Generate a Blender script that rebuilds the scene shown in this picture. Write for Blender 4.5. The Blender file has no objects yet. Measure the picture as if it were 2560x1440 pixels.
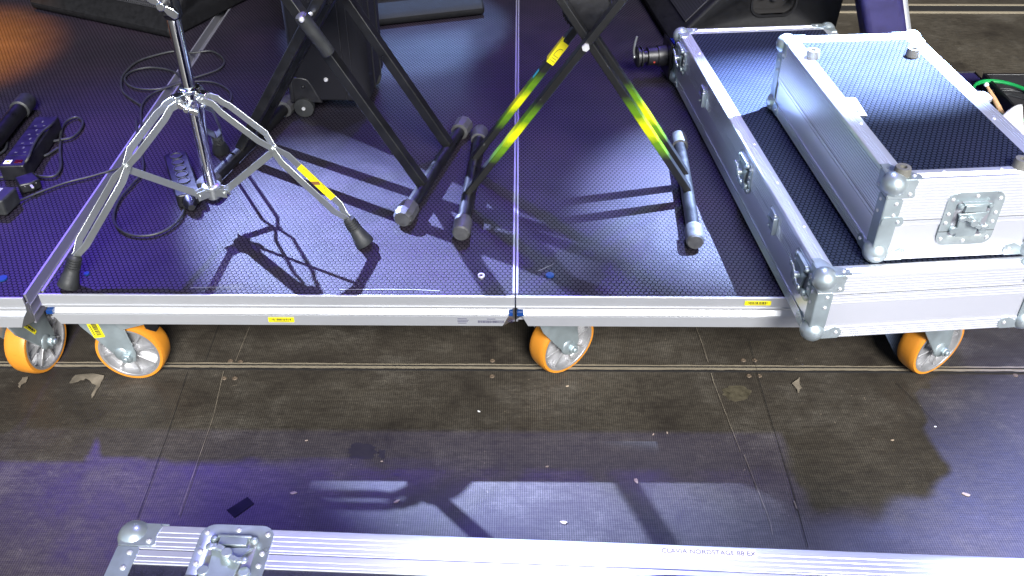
import bpy, bmesh, math, random
from mathutils import Vector, Matrix
random.seed(7)
sc = bpy.context.scene
COL = sc.collection
R = math.radians
# ------------------------------------------------------------------ camera
CAMZ = 1.5; PITCH = R(37.4); YAW = R(.43); FPX = 2350.0
cd = bpy.data.cameras.new('camera'); cam = bpy.data.objects.new('camera', cd); COL.objects.link(cam)
cam.location = (0, 0, CAMZ); cam.rotation_euler = (R(90) - PITCH, 0, YAW)
cd.sensor_width = 36; cd.lens = 36 * FPX / 2560; cd.clip_start = .02; cd.clip_end = 500
sc.camera = cam
# ------------------------------------------------------------------ world, sun, stage lamps
w = bpy.data.worlds.new('World'); sc.world = w; w.use_nodes = True
nt = w.node_tree; bg = nt.nodes['Background']
sky = nt.nodes.new('ShaderNodeTexSky'); sky.sky_type = 'NISHITA'; sky.sun_disc = False
SUN_EL, SUN_AZ = 37, 165            # azimuth measured clockwise from +Y (stage rear): the sun stands behind the camera, to the right
sky.sun_elevation = R(SUN_EL); sky.sun_rotation = R(SUN_AZ)
nt.links.new(sky.outputs[0], bg.inputs[0]); bg.inputs[1].default_value = .10
def aim(o, d): o.rotation_euler = Vector(d).to_track_quat('-Z', 'Y').to_euler()
sl = bpy.data.lights.new('sun', 'SUN'); so = bpy.data.objects.new('sun', sl); COL.objects.link(so)
sl.energy = 4.8; sl.angle = R(22); sl.color = (1, .99, .97)
sd = Vector((math.sin(R(SUN_AZ)) * math.cos(R(SUN_EL)), math.cos(R(SUN_AZ)) * math.cos(R(SUN_EL)), math.sin(R(SUN_EL))))
aim(so, -sd)
def spot(name, target, to_light, dist, power, color, radius, size, blend=1.0):
    l = bpy.data.lights.new(name, 'SPOT'); o = bpy.data.objects.new(name, l); COL.objects.link(o)
    t = Vector(target); d = Vector(to_light).normalized()
    o.location = t + d * dist; aim(o, -d)
    l.energy = power; l.color = color; l.shadow_soft_size = size
    l.spot_size = 2 * math.atan(radius / dist); l.spot_blend = blend
    return o
# stage lamps hanging above the rear of the stage
spot('stage_lamp', (.71, 2.07, .47), (.441, .296, .845), 4.6, 27000, (.44, .60, 1.0), .43, .012, 1.0)     # cool white, from rear right
spot('stage_lamp', (-.33, 1.80, .3), (-.56, .52, .66), 5.0, 11000, (.44, .54, 1.0), .43, .025, 1.0)      # lavender, from rear left
spot('stage_lamp', (0.1, 1.35, 0), (.03, .36, .93), 5.2, 330, (.32, .30, 1.0), 2.6, .12, .8)             # violet wash, high rear
spot('stage_lamp', (-.2, 2.30, .3), (.10, .50, .86), 5.2, 470, (.14, .02, 1.0), 1.1, .10, 1.0)           # violet wash on the risers
spot('stage_lamp', (.50, 1.1, 0), (.0, .70, .72), 5.6, 400, (.44, .60, 1.0), .72, .6, .9)               # blue, low rear, downstage floor
spot('stage_lamp', (1.42, .82, 0), (.25, .45, .86), 5.0, 3000, (.30, .36, 1.0), .98, .12, 1.0)           # right downstage violet
spot('stage_lamp', (-.40, 3.02, .29), (.12, .38, .9), 4.6, 1500, (.34, .58, 1.0), .40, .012, .4)          # patch behind the stand
spot('stage_lamp', (-1.86, 2.84, .29), (-.3, .3, .9), 4.6, 4200, (1.0, .33, .015), .42, .02, 1.0)          # amber patch, rear left
spot('stage_lamp', (-1.0, 1.98, .3), (-.35, .45, .82), 5.0, 850, (.14, .06, 1.0), .72, .1, 1.0)          # violet wash left riser
sc.view_settings.view_transform = 'Standard'; sc.view_settings.look = 'None'
sc.view_settings.exposure = 0.75; sc.view_settings.gamma = 1.0
sc.cycles.max_bounces = 6

# ------------------------------------------------------------------ helpers
_F = Vector((-math.sin(YAW) * math.cos(PITCH), math.cos(YAW) * math.cos(PITCH), -math.sin(PITCH)))
_R = Vector((math.cos(YAW), math.sin(YAW), 0)); _U = _R.cross(_F)
def P(x, y, z):                       # point of the photograph laid on the level z
    d = _F + _R * ((x - 1280) / FPX) + _U * ((720 - y) / FPX)
    return Vector((0, 0, CAMZ)) + d * ((z - CAMZ) / d.z)
def tag(o, label=None, cat=None, group=None, kind=None):
    if label: o['label'] = label
    if cat: o['category'] = cat
    if group: o['group'] = group
    if kind: o['kind'] = kind
    return o
def empty(name, loc=(0, 0, 0), rz=0, label=None, cat=None, group=None):
    o = bpy.data.objects.new(name, None); COL.objects.link(o); o.location = loc; o.rotation_euler = (0, 0, rz)
    o.empty_display_size = .1
    return tag(o, label, cat, group)
def kids(o): return [c for c in bpy.data.objects if c.parent == o]
def copy_tree(o, parent=None):
    c = o.copy(); COL.objects.link(c)
    if parent: c.parent = parent
    for ch in kids(o): copy_tree(ch, c)
    return c
class MB:
    def __init__(s): s.v = []; s.f = []; s.m = []
    def add(s, vs, fs, mi=0, M=None):
        b = len(s.v)
        for v in vs:
            v = Vector(v); s.v.append(M @ v if M is not None else v)
        for f in fs: s.f.append([b + i for i in f]); s.m.append(mi)
        return s
    def box(s, c, d, M=None, mi=0):
        x, y, z = c; a, b, h = d[0] / 2, d[1] / 2, d[2] / 2
        vs = [(x + i * a, y + j * b, z + k * h) for i in (-1, 1) for j in (-1, 1) for k in (-1, 1)]
        return s.add(vs, [(0, 1, 3, 2), (4, 6, 7, 5), (0, 4, 5, 1), (2, 3, 7, 6), (0, 2, 6, 4), (1, 5, 7, 3)], mi, M)
    def lathe(s, p0, p1, prof, n=24, mi=0, M=None, cap=True):
        p0 = Vector(p0); p1 = Vector(p1); ax = (p1 - p0); L = ax.length; ax.normalize()
        u = ax.orthogonal().normalized(); q = ax.cross(u)
        vs = []; fs = []
        for t, r in prof:
            c = p0 + ax * (t * L)
            for k in range(n):
                a = 2 * math.pi * k / n; vs.append(c + (u * math.cos(a) + q * math.sin(a)) * r)
        for i in range(len(prof) - 1):
            for k in range(n):
                k2 = (k + 1) % n; fs.append((i * n + k, i * n + k2, (i + 1) * n + k2, (i + 1) * n + k))
        if cap: fs.append(tuple(range(n))[::-1]); m = (len(prof) - 1) * n; fs.append(tuple(range(m, m + n)))
        return s.add(vs, fs, mi, M)
    def cyl(s, p0, p1, r0, r1=None, n=20, mi=0, M=None):
        return s.lathe(p0, p1, [(0, r0), (1, r0 if r1 is None else r1)], n, mi, M)
    def sphere(s, c, r, n=16, mi=0, M=None, sc3=(1, 1, 1)):
        vs = [(c[0], c[1], c[2] + r * sc3[2])]; fs = []; m = n // 2
        for i in range(1, m):
            th = math.pi * i / m
            for k in range(n):
                a = 2 * math.pi * k / n
                vs.append((c[0] + r * sc3[0] * math.sin(th) * math.cos(a), c[1] + r * sc3[1] * math.sin(th) * math.sin(a), c[2] + r * sc3[2] * math.cos(th)))
        vs.append((c[0], c[1], c[2] - r * sc3[2])); e = len(vs) - 1
        for k in range(n):
            fs.append((0, 1 + k, 1 + (k + 1) % n)); b = 1 + (m - 2) * n; fs.append((e, b + (k + 1) % n, b + k))
        for i in range(m - 2):
            for k in range(n):
                a = 1 + i * n; fs.append((a + k, a + n + k, a + n + (k + 1) % n, a + (k + 1) % n))
        return s.add(vs, fs, mi, M)
    def prism(s, poly, o, ux, uy, t, mi=0, M=None):      # polygon in plane (ux,uy) at o, extruded by t along ux x uy
        o = Vector(o); ux = Vector(ux); uy = Vector(uy); uz = ux.cross(uy).normalized() * t; n = len(poly)
        vs = [o + ux * a + uy * b for a, b in poly] + [o + ux * a + uy * b + uz for a, b in poly]
        fs = [tuple(range(n))[::-1], tuple(range(n, 2 * n))] + [(i, (i + 1) % n, n + (i + 1) % n, n + i) for i in range(n)]
        return s.add(vs, fs, mi, M)
    def ribbon(s, pts, lat, h, t, mi=0, M=None):          # rectangular bar swept along pts; lat = lateral axis
        lat = Vector(lat).normalized(); pts = [Vector(p) for p in pts]; vs = []; fs = []
        for i, p in enumerate(pts):
            a = pts[max(i - 1, 0)]; b = pts[min(i + 1, len(pts) - 1)]; tg = (b - a).normalized()
            nn = lat.cross(tg).normalized(); l2 = tg.cross(nn).normalized()
            for su, sv in ((-1, -1), (1, -1), (1, 1), (-1, 1)): vs.append(p + nn * (su * h / 2) + l2 * (sv * t / 2))
        for i in range(len(pts) - 1):
            for k in range(4): fs.append((i * 4 + k, i * 4 + (k + 1) % 4, i * 4 + 4 + (k + 1) % 4, i * 4 + 4 + k))
        m = (len(pts) - 1) * 4; fs.append((3, 2, 1, 0)); fs.append((m, m + 1, m + 2, m + 3))
        return s.add(vs, fs, mi, M)
    def tube(s, pts, r, n=8, mi=0, M=None, smooth=5):
        pts = [Vector(p) for p in pts]
        if smooth and len(pts) > 2:
            q = []
            for i in range(len(pts) - 1):
                p0 = pts[max(i - 1, 0)]; p1 = pts[i]; p2 = pts[i + 1]; p3 = pts[min(i + 2, len(pts) - 1)]
                for k in range(smooth):
                    t = k / smooth
                    q.append(.5 * ((2 * p1) + (p2 - p0) * t + (2 * p0 - 5 * p1 + 4 * p2 - p3) * t * t + (3 * p1 - p0 - 3 * p2 + p3) * t ** 3))
            q.append(pts[-1]); pts = q
        vs = []; fs = []; u = None
        for i, p in enumerate(pts):
            tg = (pts[min(i + 1, len(pts) - 1)] - pts[max(i - 1, 0)]).normalized()
            u = tg.orthogonal().normalized() if u is None else (u - tg * u.dot(tg)).normalized()
            v = tg.cross(u)
            for k in range(n):
                a = 2 * math.pi * k / n; vs.append(p + (u * math.cos(a) + v * math.sin(a)) * r)
        for i in range(len(pts) - 1):
            for k in range(n): fs.append((i * n + k, i * n + (k + 1) % n, (i + 1) * n + (k + 1) % n, (i + 1) * n + k))
        m = (len(pts) - 1) * n; fs.append(tuple(range(n))[::-1]); fs.append(tuple(range(m, m + n)))
        return s.add(vs, fs, mi, M)
    def build(s, name, mats, parent=None, bevel=0, seg=2, label=None, angle=35):
        me = bpy.data.meshes.new(name); me.from_pydata([tuple(v) for v in s.v], [], s.f)
        if not isinstance(mats, (list, tuple)): mats = [mats]
        for m in mats: me.materials.append(m)
        me.polygons.foreach_set('material_index', s.m)
        bm = bmesh.new(); bm.from_mesh(me); bmesh.ops.recalc_face_normals(bm, faces=bm.faces); bm.to_mesh(me); bm.free()
        me.polygons.foreach_set('use_smooth', [True] * len(me.polygons)); me.update()
        me.set_sharp_from_angle(angle=R(angle))
        o = bpy.data.objects.new(name, me); COL.objects.link(o)
        if parent: o.parent = parent
        if bevel:
            b = o.modifiers.new('bevel', 'BEVEL'); b.width = bevel; b.segments = seg; b.limit_method = 'ANGLE'; b.angle_limit = R(40); b.use_clamp_overlap = True
        if label: o['label'] = label
        return o
def rrect(w, h, r, n=5):
    out = []
    for cx, cy, a0 in ((w / 2 - r, h / 2 - r, 0), (-w / 2 + r, h / 2 - r, 90), (-w / 2 + r, -h / 2 + r, 180), (w / 2 - r, -h / 2 + r, 270)):
        for k in range(n + 1):
            a = R(a0 + 90 * k / n); out.append((cx + r * math.cos(a), cy + r * math.sin(a)))
    return out
def text_mesh(name, s, size, mat, parent=None, M=None, align='LEFT'):
    c = bpy.data.curves.new(name, 'FONT'); c.body = s; c.size = size; c.align_x = align; c.extrude = .0003
    t = bpy.data.objects.new(name, c); COL.objects.link(t)
    dg = bpy.context.evaluated_depsgraph_get(); me = bpy.data.meshes.new_from_object(t.evaluated_get(dg))
    bpy.data.objects.remove(t); bpy.data.curves.remove(c)
    if M is not None: me.transform(M)
    me.materials.clear(); me.materials.append(mat)
    o = bpy.data.objects.new(name, me); COL.objects.link(o)
    if parent: o.parent = parent
    return o

# ------------------------------------------------------------------ materials
def nodes(name):
    m = bpy.data.materials.new(name); m.use_nodes = True
    return m, m.node_tree, m.node_tree.nodes['Principled BSDF']
def _n(nt, t, **k):
    n = nt.nodes.new(t)
    for a, b in k.items(): setattr(n, a, b)
    return n
def math_(nt, op, a, b=None, c=None, clamp=False):
    n = nt.nodes.new('ShaderNodeMath'); n.operation = op; n.use_clamp = clamp
    for i, v in enumerate((a, b, c)):
        if v is None: continue
        if isinstance(v, (int, float)): n.inputs[i].default_value = v
        else: nt.links.new(v, n.inputs[i])
    return n.outputs[0]
def noise(nt, vec, scale, detail=4, rough=.55, stretch=None):
    n = nt.nodes.new('ShaderNodeTexNoise'); n.inputs['Scale'].default_value = scale; n.inputs['Detail'].default_value = detail; n.inputs['Roughness'].default_value = rough
    if stretch:
        mp = nt.nodes.new('ShaderNodeMapping'); mp.inputs['Scale'].default_value = stretch[:3]
        if len(stretch) > 3: mp.inputs['Rotation'].default_value = (0, 0, R(stretch[3]))
        nt.links.new(vec, mp.inputs[0]); vec = mp.outputs[0]
    nt.links.new(vec, n.inputs['Vector']); return n.outputs['Fac']
def ramp(nt, fac, a, b, clamp=True):
    n = nt.nodes.new('ShaderNodeMapRange'); n.clamp = clamp
    n.inputs['From Min'].default_value = a; n.inputs['From Max'].default_value = b; nt.links.new(fac, n.inputs[0]); return n.outputs[0]
def mix(nt, fac, a, b):
    n = nt.nodes.new('ShaderNodeMix'); n.data_type = 'RGBA'
    if isinstance(fac, (int, float)): n.inputs[0].default_value = fac
    else: nt.links.new(fac, n.inputs[0])
    for i, v in ((6, a), (7, b)):
        if isinstance(v, tuple): n.inputs[i].default_value = (*v, 1)
        else: nt.links.new(v, n.inputs[i])
    return n.outputs[2]
def coords(nt): return nt.nodes.new('ShaderNodeTexCoord').outputs['Object']
def bump(nt, h, strength, dist, bsdf):
    b = nt.nodes.new('ShaderNodeBump'); b.inputs['Strength'].default_value = strength; b.inputs['Distance'].default_value = dist
    nt.links.new(h, b.inputs['Height']); nt.links.new(b.outputs[0], bsdf.inputs['Normal'])
def simple(name, col, rough=.5, metal=0, var=.12, scale=30, rvar=.1, bumpy=0, bscale=300, spec=.5, stretch=None):
    m, nt, p = nodes(name); v = coords(nt)
    f = noise(nt, v, scale, 5, .6, stretch)
    lo = tuple(max(c * (1 - var), 0) for c in col); hi = tuple(min(c * (1 + var), 1) for c in col)
    nt.links.new(mix(nt, ramp(nt, f, .3, .7), lo, hi), p.inputs['Base Color'])
    nt.links.new(math_(nt, 'ADD', ramp(nt, f, .3, .7), 0) if False else ramp_to(nt, f, rough - rvar, rough + rvar), p.inputs['Roughness'])
    p.inputs['Metallic'].default_value = metal; p.inputs['Specular IOR Level'].default_value = spec
    if bumpy: bump(nt, noise(nt, v, bscale, 3), bumpy, .001, p)
    return m
def ramp_to(nt, f, a, b):
    n = nt.nodes.new('ShaderNodeMapRange'); n.inputs['From Min'].default_value = .3; n.inputs['From Max'].default_value = .7
    n.inputs['To Min'].default_value = max(a, .02); n.inputs['To Max'].default_value = b; nt.links.new(f, n.inputs[0]); return n.outputs[0]

def hex_mat(name, pitch, cell, line, rough, width=.07, dirt=.25, smudge=.12):
    m, nt, p = nodes(name); v = coords(nt)
    sx = _n(nt, 'ShaderNodeSeparateXYZ'); nt.links.new(v, sx.inputs[0])
    x = math_(nt, 'ADD', math_(nt, 'DIVIDE', sx.outputs[0], pitch), 400.0)
    y = math_(nt, 'ADD', math_(nt, 'DIVIDE', sx.outputs[1], pitch), 400.0)
    s3 = math.sqrt(3)
    ax = math_(nt, 'SUBTRACT', math_(nt, 'MODULO', x, 1.0), .5); ay = math_(nt, 'SUBTRACT', math_(nt, 'MODULO', y, s3), s3 / 2)
    bx = math_(nt, 'SUBTRACT', math_(nt, 'MODULO', math_(nt, 'ADD', x, .5), 1.0), .5); by = math_(nt, 'SUBTRACT', math_(nt, 'MODULO', math_(nt, 'ADD', y, s3 / 2), s3), s3 / 2)
    def hd(a, b):
        a = math_(nt, 'ABSOLUTE', a); b = math_(nt, 'ABSOLUTE', b)
        return math_(nt, 'MAXIMUM', a, math_(nt, 'ADD', math_(nt, 'MULTIPLY', a, .5), math_(nt, 'MULTIPLY', b, s3 / 2)))
    d = math_(nt, 'MINIMUM', hd(ax, ay), hd(bx, by))           # 0 at a cell centre, .5 on its border
    cellm = ramp(nt, d, .5 - width * .4, .5 - width * 1.3)      # 1 in the cell
    n1 = noise(nt, v, 3.2, 5, .6); n2 = noise(nt, v, 14, 6, .65)
    n3 = noise(nt, v, 60, 5, .7)
    sm = math_(nt, 'MULTIPLY', ramp(nt, n1, .45, .75), ramp(nt, n2, .4, .7))
    c1 = mix(nt, math_(nt, 'MULTIPLY', n3, dirt), cell, tuple(c * .35 for c in cell))
    c2 = mix(nt, math_(nt, 'MULTIPLY', sm, smudge), c1, (.22, .21, .22))
    c2 = mix(nt, math_(nt, 'MULTIPLY', ramp(nt, noise(nt, v, 2.1, 6, .7), .42, .66), .75), c2, tuple(min(1, c * f) for c, f in zip(cell, (1.5, 1.15, 1.25))))
    scr = ramp(nt, noise(nt, v, 9, 6, .75, (1, 14, 1, 25)), .66, .72)
    c3 = mix(nt, math_(nt, 'MULTIPLY', scr, .10), c2, (.5, .48, .45))
    nt.links.new(mix(nt, cellm, line, c3), p.inputs['Base Color'])
    r = math_(nt, 'ADD', math_(nt, 'MULTIPLY', cellm, -.22), rough + .22)
    r = math_(nt, 'ADD', r, math_(nt, 'MULTIPLY', n2, .14))
    nt.links.new(r, p.inputs['Roughness']); nt.links.new(math_(nt, 'ADD', math_(nt, 'MULTIPLY', cellm, .46), .05), p.inputs['Specular IOR Level'])
    bump(nt, cellm, .35, .0006, p)
    return m
def floor_mat():
    m, nt, p = nodes('stage_plywood'); v = coords(nt)
    a = noise(nt, v, .9, 6, .62); b = noise(nt, v, 5, 7, .72); c = noise(nt, v, 26, 6, .75, (1, 3.5, 1)); c0 = noise(nt, v, 140, 3, .7)
    c1 = mix(nt, ramp(nt, a, .38, .64), (.050, .043, .033), (.120, .104, .078))
    c2 = mix(nt, math_(nt, 'MULTIPLY', ramp(nt, b, .50, .72), .75), c1, (.20, .18, .145))
    c2b = mix(nt, math_(nt, 'MULTIPLY', ramp(nt, b, .46, .30), .8), c2, (.016, .013, .012))
    c3 = mix(nt, math_(nt, 'MULTIPLY', ramp(nt, c, .40, .66), .65), c2b, (.020, .016, .013))
    c3 = mix(nt, math_(nt, 'MULTIPLY', ramp(nt, c0, .40, .66), .35), c3, (.020, .016, .013))
    def streak(ang, sc_, stre, lo, w_):
        return math_(nt, 'MULTIPLY', ramp(nt, noise(nt, v, sc_, 6, .78, (1, stre, 1, ang)), lo, lo + .03), ramp(nt, noise(nt, v, w_, 4, .6), .47, .60))
    s1 = streak(10, 6, 22, .635, 2.5); s2 = streak(-40, 5, 26, .645, 3.1); s3 = streak(82, 7, 30, .645, 2.1)
    c4 = mix(nt, math_(nt, 'MULTIPLY', math_(nt, 'MAXIMUM', math_(nt, 'MAXIMUM', s1, s2), s3), .45), c3, (.30, .26, .20))
    chip = math_(nt, 'MULTIPLY', ramp(nt, noise(nt, v, 55, 4, .6, (1, 1.8, 1, 20)), .69, .71), ramp(nt, b, .45, .6))
    c5 = mix(nt, math_(nt, 'MULTIPLY', chip, .85), c4, (.42, .34, .24))
    wv = _n(nt, 'ShaderNodeSeparateXYZ'); nt.links.new(v, wv.inputs[0])
    gx = math_(nt, 'ABSOLUTE', math_(nt, 'SINE', math_(nt, 'MULTIPLY', wv.outputs[0], math.pi / .0046)))
    gy = math_(nt, 'ABSOLUTE', math_(nt, 'SINE', math_(nt, 'MULTIPLY', wv.outputs[1], math.pi / .0046)))
    g = math_(nt, 'MULTIPLY', gx, math_(nt, 'ADD', math_(nt, 'MULTIPLY', gy, .5), .5))
    c6 = mix(nt, math_(nt, 'MULTIPLY', g, .72), c5, (.018, .015, .013))
    nt.links.new(c6, p.inputs['Base Color'])
    nt.links.new(ramp_to(nt, b, .40, .62), p.inputs['Roughness'])
    nt.links.new(math_(nt, 'ADD', math_(nt, 'MULTIPLY', g, -.25), .5), p.inputs['Specular IOR Level'])
    bump(nt, math_(nt, 'ADD', math_(nt, 'MULTIPLY', g, .25), c), .35, .0012, p)
    return m
def alu_mat(name, base=(.78, .79, .81), rough=.34, metal=.9, scratch=.35, st=(2, 60, 60)):
    m, nt, p = nodes(name); v = coords(nt)
    a = noise(nt, v, 5, 6, .7, st); b = noise(nt, v, 9, 6, .7); c = noise(nt, v, 45, 4, .6)
    dirt = math_(nt, 'MULTIPLY', ramp(nt, b, .5, .72), scratch)
    c1 = mix(nt, dirt, base, tuple(x * .55 for x in base))
    sp = ramp(nt, c, .74, .77)
    c2 = mix(nt, math_(nt, 'MULTIPLY', sp, .6 if 'case' not in name else .0), c1, (.12, .12, .14))
    nt.links.new(c2, p.inputs['Base Color']); p.inputs['Metallic'].default_value = metal
    nt.links.new(math_(nt, 'ADD', ramp_to(nt, a, rough - .03, rough + .04), math_(nt, 'MULTIPLY', dirt, .2)), p.inputs['Roughness'])
    return m
def chrome_mat(name, base=(.86, .87, .88), rough=.07):
    return simple(name, base, rough, 1, .06, 20, .03)
M = {}
M['floor'] = floor_mat()
M['hex'] = hex_mat('riser_hexagon_plywood', .011, (.021, .018, .028), (.0010, .0012, .0015), .30, width=.10, dirt=.5)
M['hexcase'] = hex_mat('case_hexagon_laminate', .0105, (.016, .022, .042), (.0008, .0015, .003), .26, width=.13, dirt=.1, smudge=.04)
M['leather'] = simple('case_pebbled_laminate', (.018, .018, .03), .4, 0, .3, 60, .08, 1.0, 420)
M['alu'] = alu_mat('mill_aluminium', (.58, .59, .61), .42, .7, .15, (1.5, 25, 25))
M['case_alu'] = alu_mat('case_aluminium', (.88, .90, .96), .32, .78, .0, (25, 1.5, 25))
M['alu_x'] = alu_mat('case_aluminium_cross', (.80, .81, .84), .27, .95, .22, (2, 60, 60))
M['alu_dark'] = alu_mat('darkened_aluminium', (.40, .40, .44), .42, .7, .15, (25, 1.5, 25))  # darker copy of the mill aluminium, for side rails and latch recess floors
M['zinc'] = simple('zinc_plate', (.44, .50, .52), .34, .7, .12, 25, .08)
M['zinc_rough'] = simple('galvanised_steel', (.36, .42, .44), .40, .65, .15, 18, .1)
M['chrome'] = chrome_mat('chrome')
M['steel_strip'] = simple('brushed_steel_strip', (.38, .40, .40), .30, .80, .05, 8, .01)
M['rivet'] = simple('rivet_steel', (.75, .75, .77), .32, .6, .05, 50, .05)
M['wheel_pu'] = simple('orange_polyurethane', (.55, .21, .02), .38, 0, .10, 6, .08, spec=.5)
M['wheel_rim'] = simple('cast_aluminium_rim', (.45, .45, .46), .38, .7, .10, 30, .08)
M['black_steel'] = simple('black_painted_steel', (.0055, .0055, .006), .36, 0, .3, 25, .1)
M['black_plastic'] = simple('black_plastic', (.007, .007, .009), .42, 0, .3, 40, .1)
M['rubber'] = simple('black_rubber', (.016, .017, .018), .55, 0, .25, 50, .1, .3, 200)
M['grey_rubber'] = simple('grey_rubber', (.12, .115, .10), .6, 0, .2, 60, .08, .3, 200)
M['worn_cap'] = simple('worn_plastic_cap', (.045, .045, .047), .5, 0, .35, 70, .1)
M['cloth'] = simple('black_nylon_cloth', (.006, .006, .009), .85, 0, .3, 200, .1, .4, 700, spec=.2)
M['speaker'] = simple('textured_black_paint', (.0055, .0055, .0065), .65, 0, .3, 60, .08, .6, 500, spec=.2)
M['yellow'] = simple('yellow_sticker', (.72, .62, .005), .5, 0, .04, 30, .05)
M['ink'] = simple('black_ink', (.015, .015, .02), .5)
M['brown'] = simple('brown_print', (.20, .09, .03), .5)
M['white'] = simple('white_paper', (.88, .88, .87), .4, 0, .03, 20, .05)
M['blue'] = simple('blue_mark', (.004, .035, .16), .4, 0, .1)
M['wood'] = simple('hickory_wood', (.50, .30, .15), .5, 0, .15, 20, .08, stretch=(8, 8, 1))
M['chipwood'] = simple('pale_wood_splinter', (.42, .33, .24), .8, 0, .25, 120, .05)
M['green'] = simple('green_cable_jacket', (.008, .25, .06), .4)
M['tape'] = simple('dark_tape', (.006, .006, .012), .7, spec=.2)
M['ply_edge'] = simple('plywood_edge', (.20, .17, .12), .75, 0, .45, 40, .05, .6, 120, stretch=(3, 60, 60))
M['seam_pale'] = simple('worn_seam_edge', (.16, .135, .10), .75, 0, .5, 25)
M['gap'] = simple('dark_gap', (.006, .005, .005), .9)
M['case_dark'] = simple('dark_vinyl', (.022, .018, .075), .45, 0, .2, 20)
def grille_mat(name, pitch):
    m, nt, p = nodes(name); v = coords(nt)
    sx = _n(nt, 'ShaderNodeSeparateXYZ'); nt.links.new(v, sx.inputs[0])
    vo = _n(nt, 'ShaderNodeVectorMath', operation='LENGTH')
    x = math_(nt, 'SUBTRACT', math_(nt, 'MODULO', math_(nt, 'ADD', math_(nt, 'DIVIDE', sx.outputs[1], pitch), 400.), 1.), .5)
    s = math_(nt, 'SQRT', math_(nt, 'ADD', math_(nt, 'POWER', sx.outputs[0], 2.), math_(nt, 'POWER', sx.outputs[2], 2.)))
    yq = math_(nt, 'SUBTRACT', math_(nt, 'MODULO', math_(nt, 'ADD', math_(nt, 'DIVIDE', s, pitch), 400.), 1.), .5)
    d = math_(nt, 'SQRT', math_(nt, 'ADD', math_(nt, 'MULTIPLY', x, x), math_(nt, 'MULTIPLY', yq, yq)))
    h = ramp(nt, d, .30, .38)
    nt.links.new(mix(nt, h, (.002, .002, .002), (.030, .030, .034)), p.inputs['Base Color']); p.inputs['Roughness'].default_value = .4
    bump(nt, h, .5, .002, p); return m
M['grille'] = grille_mat('punched_speaker_grille', .009)
def spray_mat():
    m, nt, p = nodes('black_steel_with_yellow_spray'); v = coords(nt)
    sx = _n(nt, 'ShaderNodeSeparateXYZ'); nt.links.new(v, sx.inputs[0])
    z = math_(nt, 'ADD', sx.outputs[2], math_(nt, 'MULTIPLY', math_(nt, 'SUBTRACT', noise(nt, v, 60, 5, .8), .5), .03))
    band = math_(nt, 'MULTIPLY', ramp(nt, z, .118, .190), ramp(nt, z, .275, .200))
    wear = ramp(nt, noise(nt, v, 110, 5, .7), .70, .66)
    band = math_(nt, 'MULTIPLY', band, wear)
    chips = math_(nt, 'MULTIPLY', ramp(nt, noise(nt, v, 70, 4, .6), .70, .73), .6)
    base = mix(nt, chips, (.0055, .0055, .006), (.18, .18, .19))
    gr = mix(nt, ramp(nt, band, .0, .45), base, (.07, .16, .002)); nt.links.new(mix(nt, ramp(nt, band, .62, .98), gr, (.52, .54, .0)), p.inputs['Base Color']); p.inputs['Roughness'].default_value = .38
    return m
M['spray'] = spray_mat()

# ------------------------------------------------------------------ setting
JY = 1.653                                     # the joint between the two rows of stage plates
mb = MB(); mb.add([(-8, -1.5, 0), (8, -1.5, 0), (8, 8, 0), (-8, 8, 0)], [(0, 1, 2, 3)])
tag(mb.build('stage_floor', M['floor']), kind='structure')
mb = MB()
for (a, b) in ((-8, 8),):
    n = 160
    for i in range(n):                         # slightly ragged, pale plywood edge
        x0 = a + (b - a) * i / n; x1 = a + (b - a) * (i + 1) / n
    vs = []; fs = []
    N = 400
    for i in range(N + 1):
        x = -4 + 8 * i / N; e0 = random.uniform(-.0012, .0012); e1 = random.uniform(-.0012, .0012)
        vs += [(x, JY - .010 + e0, .004), (x, JY + .007 + e1, .004)]
    for i in range(N): fs.append((2 * i, 2 * i + 2, 2 * i + 3, 2 * i + 1))
    mb.add(vs, fs)
tag(mb.build('floor_joint', M['ply_edge']), kind='structure')
mb = MB(); mb.box((0, JY - .0015, .0052), (8, .0022, .002)); mb.box((0, JY - .0135, .003), (8, .003, .003))
tag(mb.build('floor_joint_gap', M['gap']), kind='structure')
mb = MB(); mb.box((3.2, 3.90, .004), (4.4, .012, .006)); mb.box((3.2, 3.985, .004), (4.4, .010, .006))
tag(mb.build('floor_joint_strip', M['ply_edge']), kind='structure')
mb = MB(); mb.box((3.2, 3.9425, .002), (4.4, .07, .003)); tag(mb.build('floor_slot', M['gap']), kind='structure')
def seam(pts, wd=.003, mat='gap', name='floor_seam'):
    mb = MB(); q = [P(x, y, .0) for x, y in pts]; vs = []; fs = []
    for i, p in enumerate(q):
        j = random.uniform(-.0008, .0008); vs += [(p.x - wd / 2 + j, p.y, .004), (p.x + wd / 2 + j, p.y, .004)]
    for i in range(len(q) - 1): fs.append((2 * i, 2 * i + 1, 2 * i + 3, 2 * i + 2))
    mb.add(vs, fs); return tag(mb.build(name, M[mat]), kind='structure')
seam([(470, 932), (430, 1060), (345, 1300)], .0012); seam([(560, 930), (535, 1040), (450, 1290)], .0014, 'seam_pale')
seam([(1740, 820), (1757, 868), (1770, 908)], .0012, 'seam_pale'); seam([(1778, 935), (1785, 960), (1850, 1130)], .0012, 'seam_pale'); seam([(1860, 1140), (1925, 1310), (1930, 1340)], .0014, 'seam_pale')
seam([(1870, 850), (1900, 960), (1985, 1240), (2020, 1370)], .0012, 'gap'); seam([(1984, 1255), (1991, 1275)], .003, 'seam_pale')
seam([(590, 905), (625, 820)], .0013, 'seam_pale'); seam([(515, 905), (548, 815)], .0011)
seam([(2240, 960), (2345, 1065)], .0012, 'gap')
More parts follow.
